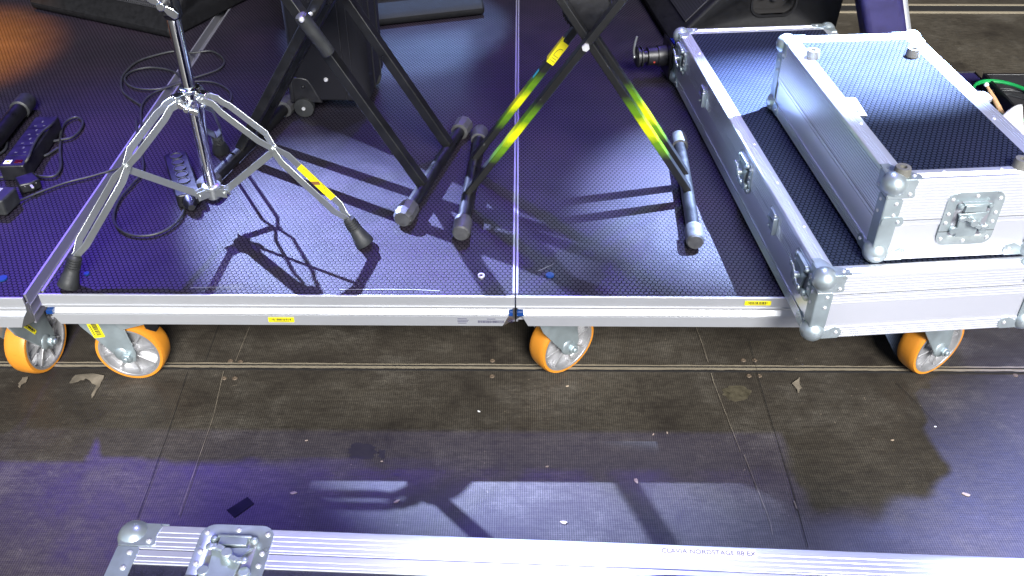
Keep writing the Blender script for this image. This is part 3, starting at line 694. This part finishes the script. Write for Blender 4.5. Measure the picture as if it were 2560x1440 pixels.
for k, u in enumerate(legdirs):
    u = u.normalized(); l = Vector((0, 0, 1)).cross(u); up = Vector((0, 0, 1))
    mb = MB()
    for s in (-1, 1):
        mb.ribbon([u * r + up * z + l * (s * o) for r, z, o in prof_leg], l, .0165, .0022)
    mb.cyl(u * .169 + up * .221 - l * .010, u * .169 + up * .221 + l * .010, .0055, n=12); mb.cyl(u * .030 + up * .326 - l * .017, u * .030 + up * .326 + l * .017, .005, n=12)
    lg = mb.build('leg', M['steel_strip'], st, .0005)
    mb = MB(); a = u * .321 + up * .067; b = u * .356 + up * .002
    pr = [(0, .0105), (.05, .0125)]
    for i in range(5): t = .08 + i * .075; pr += [(t, .0145 + i * .0004), (t + .03, .0145 + i * .0004), (t + .035, .0128 + i * .0004), (t + .07, .0128 + i * .0004)]
    pr += [(.48, .0150), (.8, .0200), (.97, .0225), (1.0, .0215)]
    mb.lathe(a, b, pr, 28); mb.build('rubber_foot', M['rubber'], lg, angle=40)
    mb = MB()
    mb.ribbon([u * .030 + up * .094, u * .169 + up * .214], l, .0155, .0025); mb.build('brace', M['steel_strip'], st, .0005)
    if k == 0:                                     # yellow sticker on the far strip
        mb = MB(); p0 = u * .216 + up * .1746 + l * (.0165 - .0016); p1 = u * .286 + up * .1033 + l * (.0165 - .0016)
        mb.ribbon([p0, p1], l, .0185, .0006, 0)
        ax = (p1 - p0).normalized(); nn = ax.cross(l).normalized(); S = faceM(p0 - l * .0006, ax, (nn if nn.z > 0 else -nn)); S2 = S
        n_out = Vector((S[0][2], S[1][2], S[2][2])); sg = 1 if n_out.dot(l) < 0 else -1
        arc = [(.026 + .022 * math.cos(R(a)), -.008 + .0155 * math.sin(R(a)), sg * .0004) for a in range(35, 150, 12)]
        for i in range(len(arc) - 1): mb.ribbon(arc[i:i + 2], (0, 0, 1), .0009, .0004, 1, S)
        arc = [(.052 + .030 * math.cos(R(a)), -.012 + .022 * math.sin(R(a)), sg * .0004) for a in range(10, 75, 8)]
        for i in range(len(arc) - 1): mb.ribbon(arc[i:i + 2], (0, 0, 1), .0009, .0004, 1, S)
        mb.prism([(.040, -.009), (.050, -.009), (.060, .004), (.052, .0075)], (0, 0, sg * .0002), (1, 0, 0), (0, 1, 0), .0004 * sg, 2, S)
        for i in range(6): mb.box((.022 + i * .003, .001 + .001 * math.sin(i * 2), sg * .0004), (.0018, .0008, .0004), S, 1)
        mb.build('sticker', [M['yellow'], M['ink'], M['brown']], lg)

# ------------------------------------------------------------------ keyboard stands
def xstand(root, half=.265, zp=.405, foot_len=.50, bar=(.018, .030), wide=.16, narrow=.075, mat='black_steel', flip=1, cap='worn_cap', lever=False, yoff=0):
    """local: x across, y along the foot tubes, z up from the deck"""
    for s in (-1, 1):
        mb = MB(); mb.cyl((s * half, -foot_len / 2, .021), (s * half, foot_len / 2, .021), .0155, n=28); f = mb.build('foot_bar', M['black_steel'], root)
        for e in (-1, 1):
            mb = MB(); y0 = e * (foot_len / 2 - .045); y1 = e * (foot_len / 2 + .012)
            if lever: mb.lathe((s * half, y0, .021), (s * half, y1, .021), [(0, .0165), (.04, .0235), (.72, .0250), (.85, .0245), (1, .0190)], 10)
            else: mb.lathe((s * half, y0, .021), (s * half, y1, .021), [(0, .0165), (.03, .0205), (.75, .0210), (.93, .0200), (1, .0165)], 32)
            mb.build('end_cap', M[cap], f, angle=30)
    slope = (zp - .03) / half; top = 1.62
    for s, sp in ((-flip, wide), (flip, narrow)):
        for e in (-1, 1):
            y = e * sp / 2 + yoff; mb = MB()
            a = Vector((s * half, y, .032)); b = Vector((0, y, zp)); c = a + (b - a) * 2.05
            mb.ribbon([a, c], (0, 1, 0), bar[0], bar[1]); mb.build('leg_bar', M[mat], root, .0018)
    mb = MB(); y = -wide / 2 - bar[1] / 2
    mb.cyl((0, y - .006, zp), (0, y + .002, zp), .0085, n=6); mb.cyl((0, y - .002, zp), (0, wide / 2 + .02, zp), .0045, n=12); mb.build('pivot_bolt', M['rivet'], root)
    mb = MB(); r = .052; n = 36
    mb.lathe((0, -.022, zp + .055), (0, .022, zp + .055), [(0, r * .86), (.08, r), (.92, r), (1, r * .86)], n)
    for k in range(n):
        a = 2 * math.pi * k / n; mb.box((0, 0, 0), (.003, .046, .004), Matrix.Translation((r * math.cos(a), 0, zp + .055 + r * math.sin(a))) @ Matrix.Rotation(-a, 4, 'Y'))
    mb.build('locking_disc', M['black_plastic'], root)
    if lever:
        pass
    return root
xs2 = empty('keyboard_stand', (.147, 1.985, DZ), R(-3.2), 'black double X keyboard stand with yellow sprayed bands, straddling the riser seam', 'keyboard stand')
xstand(xs2, .262, .408, .47, (.0165, .028), .165, .078, 'spray', 1, 'worn_cap')
# yellow wrap sticker on its rear left bar
def wrap(root, half, zp, s, y, t0, t1, bar):
    a = Vector((s * half, y, .032)); b = Vector((0, y, zp)); p0 = a + (b - a) * t0; p1 = a + (b - a) * t1
    mb = MB(); mb.ribbon([p0, p1], (0, 1, 0), bar[0] + .0016, bar[1] + .0016, 0)
    ax = (p1 - p0).normalized(); n_ = Vector((0, 1, 0)).cross(ax); S = faceM(p0 + Vector((0, -bar[1] / 2 - .0012, 0)), ax, -n_ if n_.z < 0 else n_)
    L = (p1 - p0).length
    arc = [(L * .45 + L * .28 * math.cos(R(q)), -.002 + .008 * math.sin(R(q)), 0) for q in range(-20, 120, 14)]
    for i in range(len(arc) - 1): mb.ribbon(arc[i:i + 2], (0, 0, 1), .0009, .0012, 1, S)
    for r_ in range(3):
        for i in range(6): mb.box((L * .15 + r_ * L * .11, -.006 + i * .0022, 0), (.0012, .0014, .0012), S, 1)
    fl_ = [(L * .95, .006), (L * 1.18, .0115), (L * .9, .012), (L * .2, .0105), (L * .1, .007)]
    mb.prism(fl_, (0, 0, -.0005), (1, 0, 0), (0, 1, 0), .0008, 0, S)
    mb.build('sticker', [M['yellow'], M['ink']], root)
wrap(xs2, .262, .408, -1, .165 / 2, .70, .835, (.0165, .028))
mb = MB(); a = Vector((-.262, .0825, .032)); b = Vector((0, .0825, .408)); p0 = a + (b - a) * .575; p1 = a + (b - a) * .625
mb.ribbon([p0 + Vector((0, 0, .0014)), p1 + Vector((0, 0, .0014))], (0, 1, 0), .0165, .012); mb.build('paint_fleck', simple('teal_paint', (.02, .25, .30), .5), xs2)
xs1 = empty('keyboard_stand', (-.452, 2.115, DZ), R(-14.5 + 180), 'all black X keyboard stand with wide double bars, in front of the suitcase', 'keyboard stand')
xstand(xs1, .255, .415, .47, (.024, .026), .20, .10, 'black_steel', 1, 'worn_cap', lever=True)
# its release lever: a rubber sleeve on the near side of the pivot
mb = MB(); A = P(752, 42, .70); B = P(822, 138, .635); inv1 = (Matrix.Translation(xs1.location) @ Matrix.Rotation(R(165.5), 4, 'Z')).inverted()
def onplane(px, py, Y):
    d = _F + _R * ((px - 1280) / FPX) + _U * ((720 - py) / FPX); return Vector((0, 0, CAMZ)) + d * (Y / d.y)
A = inv1 @ onplane(750, 38, 1.93); B = inv1 @ onplane(824, 134, 1.95)
mb.lathe(A, B, [(0, .0115), (.03, .0150), (.12, .0158), (.9, .0150), (.97, .0150), (1, .0120)], 24); lv = mb.build('release_lever', M['rubber'], xs1, angle=40)
mb = MB(); ax = (B - A).normalized(); C0 = inv1 @ onplane(754, 49, 1.912); mb.sphere(C0, .0065, 12); mb.build('lever_screw', M['rivet'], lv)
mb = MB(); mb.lathe(A - ax * .001, A + ax * .004, [(0, .006), (.2, .0118), (1, .0118)], 20); mb.build('lever_end', M['steel_strip'], lv)

# a third stand whose foot reaches in from the left
fs = empty('stand_foot', (0, 0, 0), 0, 'dark foot tube with a rubber cap behind the long power strip', 'stand foot')
a = P(66, 254, DZ + .026); b = P(-60, 410, DZ + .026); d = (b - a).normalized()
mb = MB(); mb.cyl(a, b, .021, n=28); mb.build('tube', M['black_steel'], fs)
mb = MB(); mb.lathe(a - d * .012, a + d * .055, [(0, .021), (.15, .0255), (.95, .0262), (1, .022)], 28); mb.build('end_cap', M['rubber'], fs, angle=40)

# ------------------------------------------------------------------ suitcase
sx0, sy0 = -.622, 2.372
su = empty('suitcase', (sx0, sy0, DZ), R(-2), 'upright black fabric trolley suitcase behind the all black keyboard stand', 'suitcase')
mb = MB(); mb.prism(rrect(.215, .26, .03), (.1075, .13, .045), (1, 0, 0), (0, 1, 0), .70); mb.build('body', M['cloth'], su, .006)
mb = MB()
for xx in (.150, .172): mb.box((xx, -.0015, .40), (.0025, .004, .70))
mb.box((.2165, .08, .40), (.003, .0025, .70)); mb.box((.2165, .18, .40), (.003, .0025, .70))
mb.build('piping', M['black_plastic'], su)
mb = MB(); mb.prism([(0, 0), (.085, 0), (.075, .02), (.060, .055), (.050, .070), (.035, .074), (0, .074)], (-.003, -.003, .040), (1, 0, 0), (0, 0, 1), -.012)
mb.box((.0, .02, .077), (.012, .05, .074)); mb.sphere((.034, -.004, .088), .0045, 10); mb.build('corner_guard', M['black_plastic'], su, .003)
for wx, wy in ((.030, -.004), (.030, .20), (.185, .20)):
    mb = MB(); mb.lathe((wx, wy - .010, .028), (wx, wy + .012, .028), [(0, .020), (.06, .027), (.94, .027), (1, .020)], 32); wl_ = mb.build('wheel', M['rubber'], su)
    mb = MB(); mb.cyl((wx, wy - .013, .028), (wx, wy + .014, .028), .005, n=14); mb.build('axle', M['rivet'], wl_)
mb = MB(); q = onplane(815, 199, sy0 - .003); mb.lathe((q.x - sx0, -.006, q.z - DZ), (q.x - sx0, .002, q.z - DZ), [(0, .0035), (.4, .0062), (1, .0068)], 16); mb.build('rivet', M['rivet'], su)

# ------------------------------------------------------------------ monitor wedges
def wedge(name, loc_, rz, label, L=.56, prof=None):
    """grille looks along local -x, body runs along local +y"""
    r = empty('monitor_speaker', loc_, rz, label, 'stage monitor')
    prof = prof or [(0.0, .012), (.012, 0), (.52, 0), (.535, .015), (.545, .20), (.50, .30), (.36, .345), (.30, .335), (.030, .052), (.012, .044), (.0, .028)]
    mb = MB(); mb.prism(prof, (0, 0, 0), (1, 0, 0), (0, 0, 1), -L); cab = mb.build('cabinet', [M['speaker'], M['gap']], r, .012, 3)
    cb = MB(); cb.prism(rrect(.136, .090, .034, 6), (.315, .055, .146), (1, 0, 0), (0, 0, 1), .10, 1); cut = cb.build('cutter', [M['speaker'], M['gap']], r)
    bo = cab.modifiers.new('recess', 'BOOLEAN'); bo.operation = 'DIFFERENCE'; bo.object = cut; bo.solver = 'EXACT'
    bpy.context.view_layer.update(); dg = bpy.context.evaluated_depsgraph_get(); me2 = bpy.data.meshes.new_from_object(cab.evaluated_get(dg)); cab.modifiers.clear(); cab.data = me2; bpy.data.objects.remove(cut)
    # grille lies in the sloped face from (.06,.09) to (.30,.335)
    a = Vector((.050, 0, .0738)); b = Vector((.285, 0, .3197)); n = Vector((-(b - a).z, 0, (b - a).x)).normalized()
    ux = (b - a).normalized(); mb = MB(); S = faceM(a + n * .001, (0, 1, 0), ux)
    Lg = (b - a).length
    if (Vector((S[0][2], S[1][2], S[2][2]))).dot(n) > 0: mb.box((L / 2, Lg / 2, .001), (L - .07, Lg, .004), S)
    else: mb.box((L / 2, Lg / 2, -.001), (L - .07, Lg, .004), S)
    mb.build('grille', M['grille'], r)
    # side handle recess: dark dished cup with a raised rim, on the -y end
    mb = MB(); out = rrect(.150, .104, .040, 6); inn = rrect(.136, .090, .034, 6); n_ = len(out); Mx = faceM((.315, 0, .146), (1, 0, 0), (0, 0, 1))
    vs = [(p, q_, 0) for p, q_ in out] + [(p, q_, .004) for p, q_ in out] + [(p, q_, .004) for p, q_ in inn] + [(p, q_, -.010) for p, q_ in inn]; f_ = []
    for i in range(n_):
        j = (i + 1) % n_
        for k in range(3): f_.append((k * n_ + i, k * n_ + j, (k + 1) * n_ + j, (k + 1) * n_ + i))
    mb.add(vs, f_, 0, Mx); mb.cyl((-.02, .006, -.05), (-.02, .006, -.040), .016, n=24, mi=2, M=Mx); mb.cyl((.018, -.008, -.05), (.018, -.008, -.042), .012, n=24, mi=2, M=Mx)
    mb.build('handle_recess', [M['speaker'], M['gap'], M['black_plastic']], r)
    return r
wedge('w', (.482, 2.832, DZ), R(7), 'black wedge monitor speaker seen from its side with handle recess, behind the long flight case')
wedge('w', (-1.125, 2.895, DZ), R(90 - 25), 'black wedge monitor at the top left behind the chrome tripod stand', .62)
wedge('w', (-.115, 3.110, DZ), R(90 + 17), 'black wedge monitor with punched grille beside the suitcase, left of the riser seam', .62)

# ------------------------------------------------------------------ power strips, plugs, cables
ps = empty('power_strip', label='long black mains power strip with socket slots and a red switch on the left riser', cat='power strip')
zz = DZ + .045; c0, c1, c2, c3 = P(92, 285, zz), P(142, 294, zz), P(50, 416, zz), P(2, 410, zz)
ctr = (c0 + c1 + c2 + c3) / 4; ux = ((c0 + c1) - (c2 + c3)).normalized(); Ls = ((c0 + c1) / 2 - (c2 + c3) / 2).length
ang = math.atan2(ux.y, ux.x); ps.location = (ctr.x, ctr.y, DZ); ps.rotation_euler = (0, 0, ang)
mb = MB(); mb.prism(rrect(Ls, .062, .006), (0, 0, .001), (1, 0, 0), (0, 1, 0), .042); mb.build('housing', M['black_plastic'], ps, .003)
for i in range(4):
    mb = MB(); x = Ls / 2 - .045 - i * (Ls - .075) / 4
    mb.box((x, 0, .0432), (.050, .052, .0012)); so_ = mb.build('socket', M['black_plastic'], ps, .0005)
    mb = MB()
    for a, b, c, d in ((.013, 0, .004, .008), (-.010, .011, .007, .0022), (-.010, -.011, .007, .0022)): mb.box((x + a, b, .0441), (d if a > 0 else c * .35, c if a > 0 else c, .0006))
    mb.build('socket_slots', simple('slot_glint', (.10, .10, .11), .4) if i == 0 else bpy.data.materials['slot_glint'], so_)
mb = MB(); mb.box((-Ls / 2 + .020, -.012, .0435), (.014, .018, .003)); mb.build('switch', simple('red_switch', (.05, .002, .002), .3), ps, .0008)
mb = MB(); mb.box((-Ls / 2 + .020, .014, .0433), (.017, .017, .0008)); mb.box((-Ls / 2 + .020, .014, .0438), (.008, .008, .0008), None, 1); mb.build('sticker', [M['white'], M['yellow']], ps)
# short strip under the tripod
p2 = empty('power_strip', label='short black power strip with round recessed sockets, standing under the chrome tripod', cat='power strip')
a = P(438, 385, DZ + .035); b = P(468, 480, DZ + .035); ctr = (a + b) / 2; ux = (b - a).normalized(); ang = math.atan2(ux.y, ux.x); Ls = (b - a).length + .02
p2.location = (ctr.x, ctr.y, DZ); p2.rotation_euler = (0, 0, ang)
mb = MB(); mb.prism(rrect(Ls, .056, .010), (0, 0, .001), (1, 0, 0), (0, 1, 0), .034); mb.build('housing', M['black_plastic'], p2, .003)
for i in range(5):
    mb = MB(); x = -Ls / 2 + .022 + i * .033; mb.lathe((x, 0, .0352), (x, 0, .038), [(0, .0150), (1, .0150), (1, .0128), (.2, .0120), (.2, .001)], 24); mb.build('socket', M['rubber'], p2)
mb = MB(); mb.lathe((Ls / 2, 0, .017), (Ls / 2 + .035, 0, .017), [(0, .017), (.6, .015), (1, .008)], 16); mb.build('cable_gland', M['black_plastic'], p2)
ad = empty('mains_adapter', label='black plastic mains adapter block at the left edge, cable leaving to the right', cat='adapter')
q = P(-4, 520, DZ); ad.location = (q.x, q.y, DZ); ad.rotation_euler = (0, 0, R(-8))
mb = MB(); mb.prism(rrect(.085, .065, .008), (0, 0, .001), (1, 0, 0), (0, 1, 0), .042); mb.build('housing', M['rubber'], ad, .004)
mb = MB(); mb.box((-.005, .006, .0435), (.04, .03, .001)); mb.build('rating_label', simple('grey_label', (.35, .36, .38), .5), ad)
pg = empty('mains_plug', label='small black mains plug lying pins up beside the long power strip', cat='plug')
q = P(75, 470, DZ); pg.location = (q.x, q.y, DZ); pg.rotation_euler = (0, 0, R(-50))
mb = MB(); mb.prism([(-.026, -.022), (.020, -.025), (.026, 0), (.020, .025), (-.026, .022)], (0, 0, .001), (1, 0, 0), (0, 1, 0), .026); mb.build('body', M['black_plastic'], pg, .004)
mb = MB()
for a, b in ((.014, 0), (-.004, .011), (-.004, -.011)): mb.box((a + .018, b, .020), (.018, .005, .003))
mb.build('pins', M['rivet'], pg)
def cable(name, pts, r, label, mat='rubber', z=DZ, group=None, cat='cable'):
    q = []
    for t in pts: px, py = t[:2]; h = t[2] if len(t) > 2 else 0; q.append(P(px, py, z + r + .0006 + h))
    mb = MB(); o = mb.tube(q, r, 10).build(name, M[mat]); return tag(o, label, cat, group)
cable('mains_cable', [(140, 300, .02), (128, 312, .045), (105, 330, .045), (85, 360, .046), (70, 395, .045), (52, 420, .02), (30, 437), (0, 443), (-20, 440)], .0036, 'black mains cable running over the top of the long power strip')
cable('mains_cable', [(112, 356, .004), (150, 350), (180, 343), (200, 325), (207, 305), (195, 293), (178, 296), (160, 310), (152, 335), (150, 380), (152, 415), (140, 437), (115, 442), (85, 436), (63, 420), (62, 402), (85, 393), (115, 388), (145, 370)], .0036, 'black mains cable curled in a loop right of the long power strip')
cable('mains_cable', [(-20, 305, .01), (5, 325, .012), (17, 350, .0), (12, 375), (-20, 395)], .0034, 'short black cable bend over the foot tube at the left edge')
cable('adapter_lead', [(24, 512, .012), (60, 497), (110, 476), (170, 455), (230, 440), (300, 418), (330, 400), (352, 360), (354, 325), (352, 290), (356, 260), (378, 236), (420, 218), (470, 205), (530, 205), (565, 220), (578, 238), (568, 262), (540, 275)], .0030, 'thin black lead from the adapter across the riser gap to the coil behind the tripod')
cable('coiled_lead', [(352, 262), (310, 232), (303, 205), (312, 182), (345, 153), (400, 135), (440, 128), (480, 132), (530, 128), (560, 150), (548, 172), (500, 190), (440, 208), (400, 222), (350, 222), (322, 212), (312, 195), (330, 178), (370, 169), (410, 172), (440, 182), (462, 205)], .0034, 'black cable coiled loosely on the risers behind the chrome tripod')
cable('extension_lead', [(460, 492, .012), (463, 515), (450, 545), (420, 572), (375, 588), (325, 586), (292, 565), (284, 535), (300, 495), (330, 460), (358, 420), (345, 350), (340, 300)], .0034, 'black lead curving out of the short power strip onto the middle riser')

# ------------------------------------------------------------------ clamp fitting beside the long case
cf = empty('camera_fitting', label='small black lens-like clamp with ringed barrel left of the long flight case', cat='clamp')
q = P(1662, 190, DZ); cf.location = (q.x, q.y, DZ); cf.rotation_euler = (0, 0, R(8))
mb = MB(); mb.box((0, 0, .062), (.006, .085, .110)); mb.box((.028, .0, .055), (.050, .06, .104)); mb.build('mounting_plate', M['black_steel'], cf, .003)
mb = MB(); mb.lathe((-.004, 0, .066), (-.095, 0, .066), [(0, .030), (.05, .031), (.30, .031), (.32, .027), (.62, .027), (.64, .018), (.78, .018), (.79, .030), (.84, .030), (.85, .024), (.89, .024), (.90, .030), (.96, .030), (1, .024)], 32); mb.build('barrel', M['black_plastic'], cf, angle=30)
mb = MB(); mb.tube([(-.098, 0, .066), (-.102, .0, .085), (-.100, .0, .11), (-.096, 0, .130)], .0035, 8); mb.sphere((-.099, 0, .066), .005, 10); mb.build('tilt_lever', M['steel_strip'], cf)
mb = MB(); mb.sphere((-.045, -.027, .058), .0035, 8); mb.build('indicator_dot', simple('red_dot', (.2, .02, .01), .4), cf)
mb = MB(); mb.box((.028, 0, .1085), (.034, .04, .003)); mb.build('blue_cap', M['blue'], cf, .001)

# ------------------------------------------------------------------ things on the stage floor behind the cases
gb = empty('upright_case', label='tall dark vinyl case with a rounded silver edge strip leaning behind the short flight case', cat='case')
p0 = onplane(2212, 110, 2.72); p1 = onplane(2196, 0, 2.72); dv = (p1 - p0).normalized(); base = p0 - dv * ((p0.z - .004) / dv.z)
topp = base + dv * 1.25; lat = Vector((0, 1, 0)); nn = lat.cross(dv).normalized()
mb = MB(); mb.ribbon([base, topp], lat, .118, .10); mb.build('body', M['case_dark'], gb, .02, 4)
sgn = 1 if nn.x > 0 else -1
mb = MB(); mb.cyl(base + nn * (sgn * .064), topp + nn * (sgn * .064), .016, n=20); mb.build('edge_strip', M['case_alu'], gb)
for i in range(2): pass
ab = empty('accessory_bag', label='flat dark blue fabric bag on the floor right of the short flight case', cat='bag')
q = P(2418, 245, .07); ab.location = (q.x, q.y, 0); ab.rotation_euler = (0, 0, R(3))
mb = MB(); mb.prism(rrect(.27, .42, .03), (0, .02, .001), (1, 0, 0), (0, 1, 0), .065); mb.build('body', M['case_dark'], ab, .015, 3)
mb = MB(); mb.tube([(-.11, -.16, .068), (.118, -.16, .068), (.118, .205, .068), (-.10, .205, .068)], .003, 6, smooth=0); mb.build('zip', M['black_plastic'], ab)
tr = empty('cable_tray', label='open black box holding cables at the right edge', cat='box')
q = P(2560, 310, .06); tr.location = (q.x + .17, q.y, 0)
mb = MB(); W_, L_, H_ = .44, .52, .12
mb.box((0, 0, .006), (W_, L_, .01)); mb.box((-W_ / 2 + .005, 0, H_ / 2), (.01, L_, H_)); mb.box((W_ / 2 - .005, 0, H_ / 2), (.01, L_, H_)); mb.box((0, L_ / 2 - .005, H_ / 2), (W_ - .02, .01, H_)); mb.box((0, -L_ / 2 + .005, H_ / 2), (W_ - .02, .01, H_)); mb.build('box_body', M['black_plastic'], tr, .002)
mb = MB()
def coil(cx_, cy_, z, rx, ry, n, r, jit, m, name, label, cat='cable'):
    mb = MB(); pts = []
    for k in range(n * 16 + 1):
        a = 2 * math.pi * k / 16; j = 1 + jit * math.sin(k * .7 + n)
        pts.append((cx_ + rx * j * math.cos(a), cy_ + ry * j * math.sin(a), z + .004 * math.sin(a * 1.5) + k * .0004))
    mb.tube(pts, r, 8, smooth=3); return tag(mb.build(name, M[m]), label, cat)
q = P(2515, 262, .10)
coil(q.x, q.y, .112, .105, .15, 2, .0052, .05, 'green', 'green_cable', 'bright green cable coiled in the black box at the right edge')
coil(q.x + .03, q.y - .03, .085, .10, .14, 4, .0032, .09, 'rubber', 'thin_cable', 'thin black cables bundled inside the green coil')
a = P(2466, 212, .17); b = P(2517, 306, .10)
ds = empty('drumstick', label='pale wooden drumstick with a white tip resting on the green cable', cat='drumstick')
mb = MB(); mb.lathe(a, b, [(0, .0035), (.04, .004), (.35, .0078), (.6, .0085), (1, .0085)], 20); mb.build('shaft', M['wood'], ds)
mb = MB(); mb.sphere(a, .0078, 16, 0, None); mb.build('tip', M['white'], ds)
pc = empty('paper_sheet', label='curled white paper sheet with printing at the right edge beside the short flight case', cat='paper')
qs = [P(2494, 300, .13), P(2553, 268, .15), P(2560, 340, .12), P(2530, 352, .10)]
vs = []; n = 10
for i in range(n + 1):
    for j in range(n + 1):
        u, v = i / n, j / n; p = (qs[0] * (1 - u) + qs[1] * u) * (1 - v) + (qs[3] * (1 - u) + qs[2] * u) * v
        vs.append((p.x, p.y, p.z + .02 * math.sin(u * 2.6) - .01 * v))
fs_ = [(i * (n + 1) + j, (i + 1) * (n + 1) + j, (i + 1) * (n + 1) + j + 1, i * (n + 1) + j + 1) for i in range(n) for j in range(n)]
mb = MB(); mb.add(vs, fs_); o = mb.build('sheet', M['white'], pc); sm = o.modifiers.new('solid', 'SOLIDIFY'); sm.thickness = .0008

# ------------------------------------------------------------------ litter on the stage floor
qs = [P(x, y, 0) for x, y in ((567, 1276), (619, 1243), (636, 1260), (587, 1295))]
mb = MB(); mb.add([(q.x, q.y, h) for h in (.0006, .0014) for q in qs], [(0, 1, 2, 3), (4, 5, 6, 7), (0, 1, 5, 4), (1, 2, 6, 5), (2, 3, 7, 6), (3, 0, 4, 7)])
tag(mb.build('tape_piece', M['tape']), 'rectangular piece of dark tape stuck on the floor above the foreground case', 'tape')
chips = [(735, 1233, .012, 10, 'largest pale wood splinter, left of centre on the open floor'), (992, 1254, .010, 30, 'rounded pale wood flake below the dark floor stain'), (1590, 1203, .012, 100, 'upright slender wood splinter right of centre on the floor'),
         (1418, 966, .006, 20, 'small pale chip just in front of the joint right of the middle caster'), (1197, 1029, .006, 150, 'tiny bright white scrap in the middle of the floor'), (1368, 1167, .006, 10, 'small oval pale chip in the lilac light'),
         (1633, 1087, .005, 60, 'bright yellowish chip at the edge of the riser shadow'), (2416, 1237, .014, 160, 'grey wood flake in the violet light at the right'), (2338, 1067, .004, 0, 'small white speck in the violet light at the right'),
         (766, 1102, .005, 20, 'small pale chip left of the dark floor stain'), (955, 1154, .005, 5, 'tiny oval chip under the dark floor stain'), (2231, 1101, .006, 0, 'small pale chip on the dark floor left of the violet light'),
         (1409, 1307, .012, 170, 'dull splinter close to the foreground case'), (1668, 1083, .006, 90, 'small dull chip beside the bright yellowish one')]
def chip(px, py, s, ang, label):
    q = P(px, py, 0); mb = MB(); n = 9; poly = []
    for k in range(n): a = 2 * math.pi * k / n; r = s * .62 * random.uniform(.65, 1.1); poly.append((r * math.cos(a) * 1.1, r * math.sin(a) * .55))
    c, s_ = math.cos(R(ang)), math.sin(R(ang)); poly = [(a * c - b * s_, a * s_ + b * c) for a, b in poly]
    mb.prism(poly, (0, 0, .0005), (1, 0, 0), (0, 1, 0), .0012)
    o = mb.build('wood_chip' if 'white s' not in label else 'paper_scrap', M['chipwood'] if 'white s' not in label else M['white']); o.location = (q.x, q.y, 0)
    return tag(o, label, 'wood chip' if 'white s' not in label else 'scrap', 'chips scattered on the stage floor')
for c in chips: chip(*c)
M['rusty'] = simple('rusty_screw', (.13, .095, .065), .6, .2, .4, 300)
for k, (px, py, lb_) in enumerate([(576, 903, 'rusty floor screw behind the joint, left of the pair near the braked caster'), (601, 905, 'rusty floor screw behind the joint, right of the pair near the braked caster'), (560, 946, 'floor screw before the joint, left of the pair near the braked caster'), (587, 946, 'floor screw before the joint, right of the pair near the braked caster'), (1231, 902, 'lone floor screw behind the joint below the riser seam'), (1230, 941, 'lone floor screw before the joint below the riser seam'),
    (1858, 901, 'rusty floor screw behind the joint, left of the right-hand pair'), (1886, 901, 'rusty floor screw behind the joint, right of the right-hand pair'), (1872, 940, 'floor screw before the joint, left of the right-hand pair'), (1898, 940, 'floor screw before the joint, right of the right-hand pair'), (2538, 938, 'floor screw near the right edge, before the joint')]):
    q = P(px, py, 0); mb = MB(); mb.lathe((0, 0, .0004), (0, 0, .0024), [(0, .0062), (.6, .0055), (.8, .003), (.4, .0015)], 14); o = mb.build('floor_screw', M['rusty']); o.location = (q.x, q.y, 0); tag(o, lb_, 'screw', 'screws in the stage floor')
# worn patches where the coating has come off, beside the joint
for pts in ([(172, 962), (190, 940), (235, 936), (262, 942), (248, 970), (228, 1000), (240, 965), (215, 950), (196, 958)], [(45, 960), (60, 948), (78, 940), (70, 950), (50, 975)], [(1980, 960), (1998, 945), (2002, 972), (1996, 985)]):
    qq = []
    for k in range(len(pts)):
        a_, b_ = pts[k], pts[(k + 1) % len(pts)]
        for t_ in (0, .33, .66): qq.append((a_[0] + (b_[0] - a_[0]) * t_ + random.uniform(-2.5, 2.5), a_[1] + (b_[1] - a_[1]) * t_ + random.uniform(-1.5, 1.5)))
    mb = MB(); q = [P(x, y, 0) for x, y in qq]; mb.add([(p.x, p.y, .004) for p in q], [tuple(range(len(q)))]); tag(mb.build('worn_floor_patch', M['seam_pale']), kind='structure')

M['stain'] = simple('dark_floor_stain', (.016, .013, .013), .5, 0, .3, 40)
M['ochre'] = simple('ochre_floor_wear', (.070, .060, .038), .55, 0, .5, 45)
M['paleworn'] = simple('pale_floor_wear', (.110, .100, .085), .6, 0, .4, 60)
def blob(cx_, cy_, rx, ry, mat, name, n=26, jit=.3, h=.0006):
    q = []
    for k in range(n):
        a = 2 * math.pi * k / n; j = 1 + random.uniform(-jit, jit); q.append(P(cx_ + rx * j * math.cos(a), cy_ + ry * j * math.sin(a), 0))
    mb = MB(); mb.add([(p.x, p.y, h) for p in q], [tuple(range(n))]); tag(mb.build(name, M[mat]), kind='structure')
blob(905, 1128, 38, 20, 'stain', 'floor_stain', jit=.22); blob(955, 1135, 9, 11, 'stain', 'floor_stain'); blob(993, 1188, 10, 4, 'stain', 'floor_stain')
blob(1842, 982, 34, 20, 'ochre', 'floor_wear_patch', jit=.15)
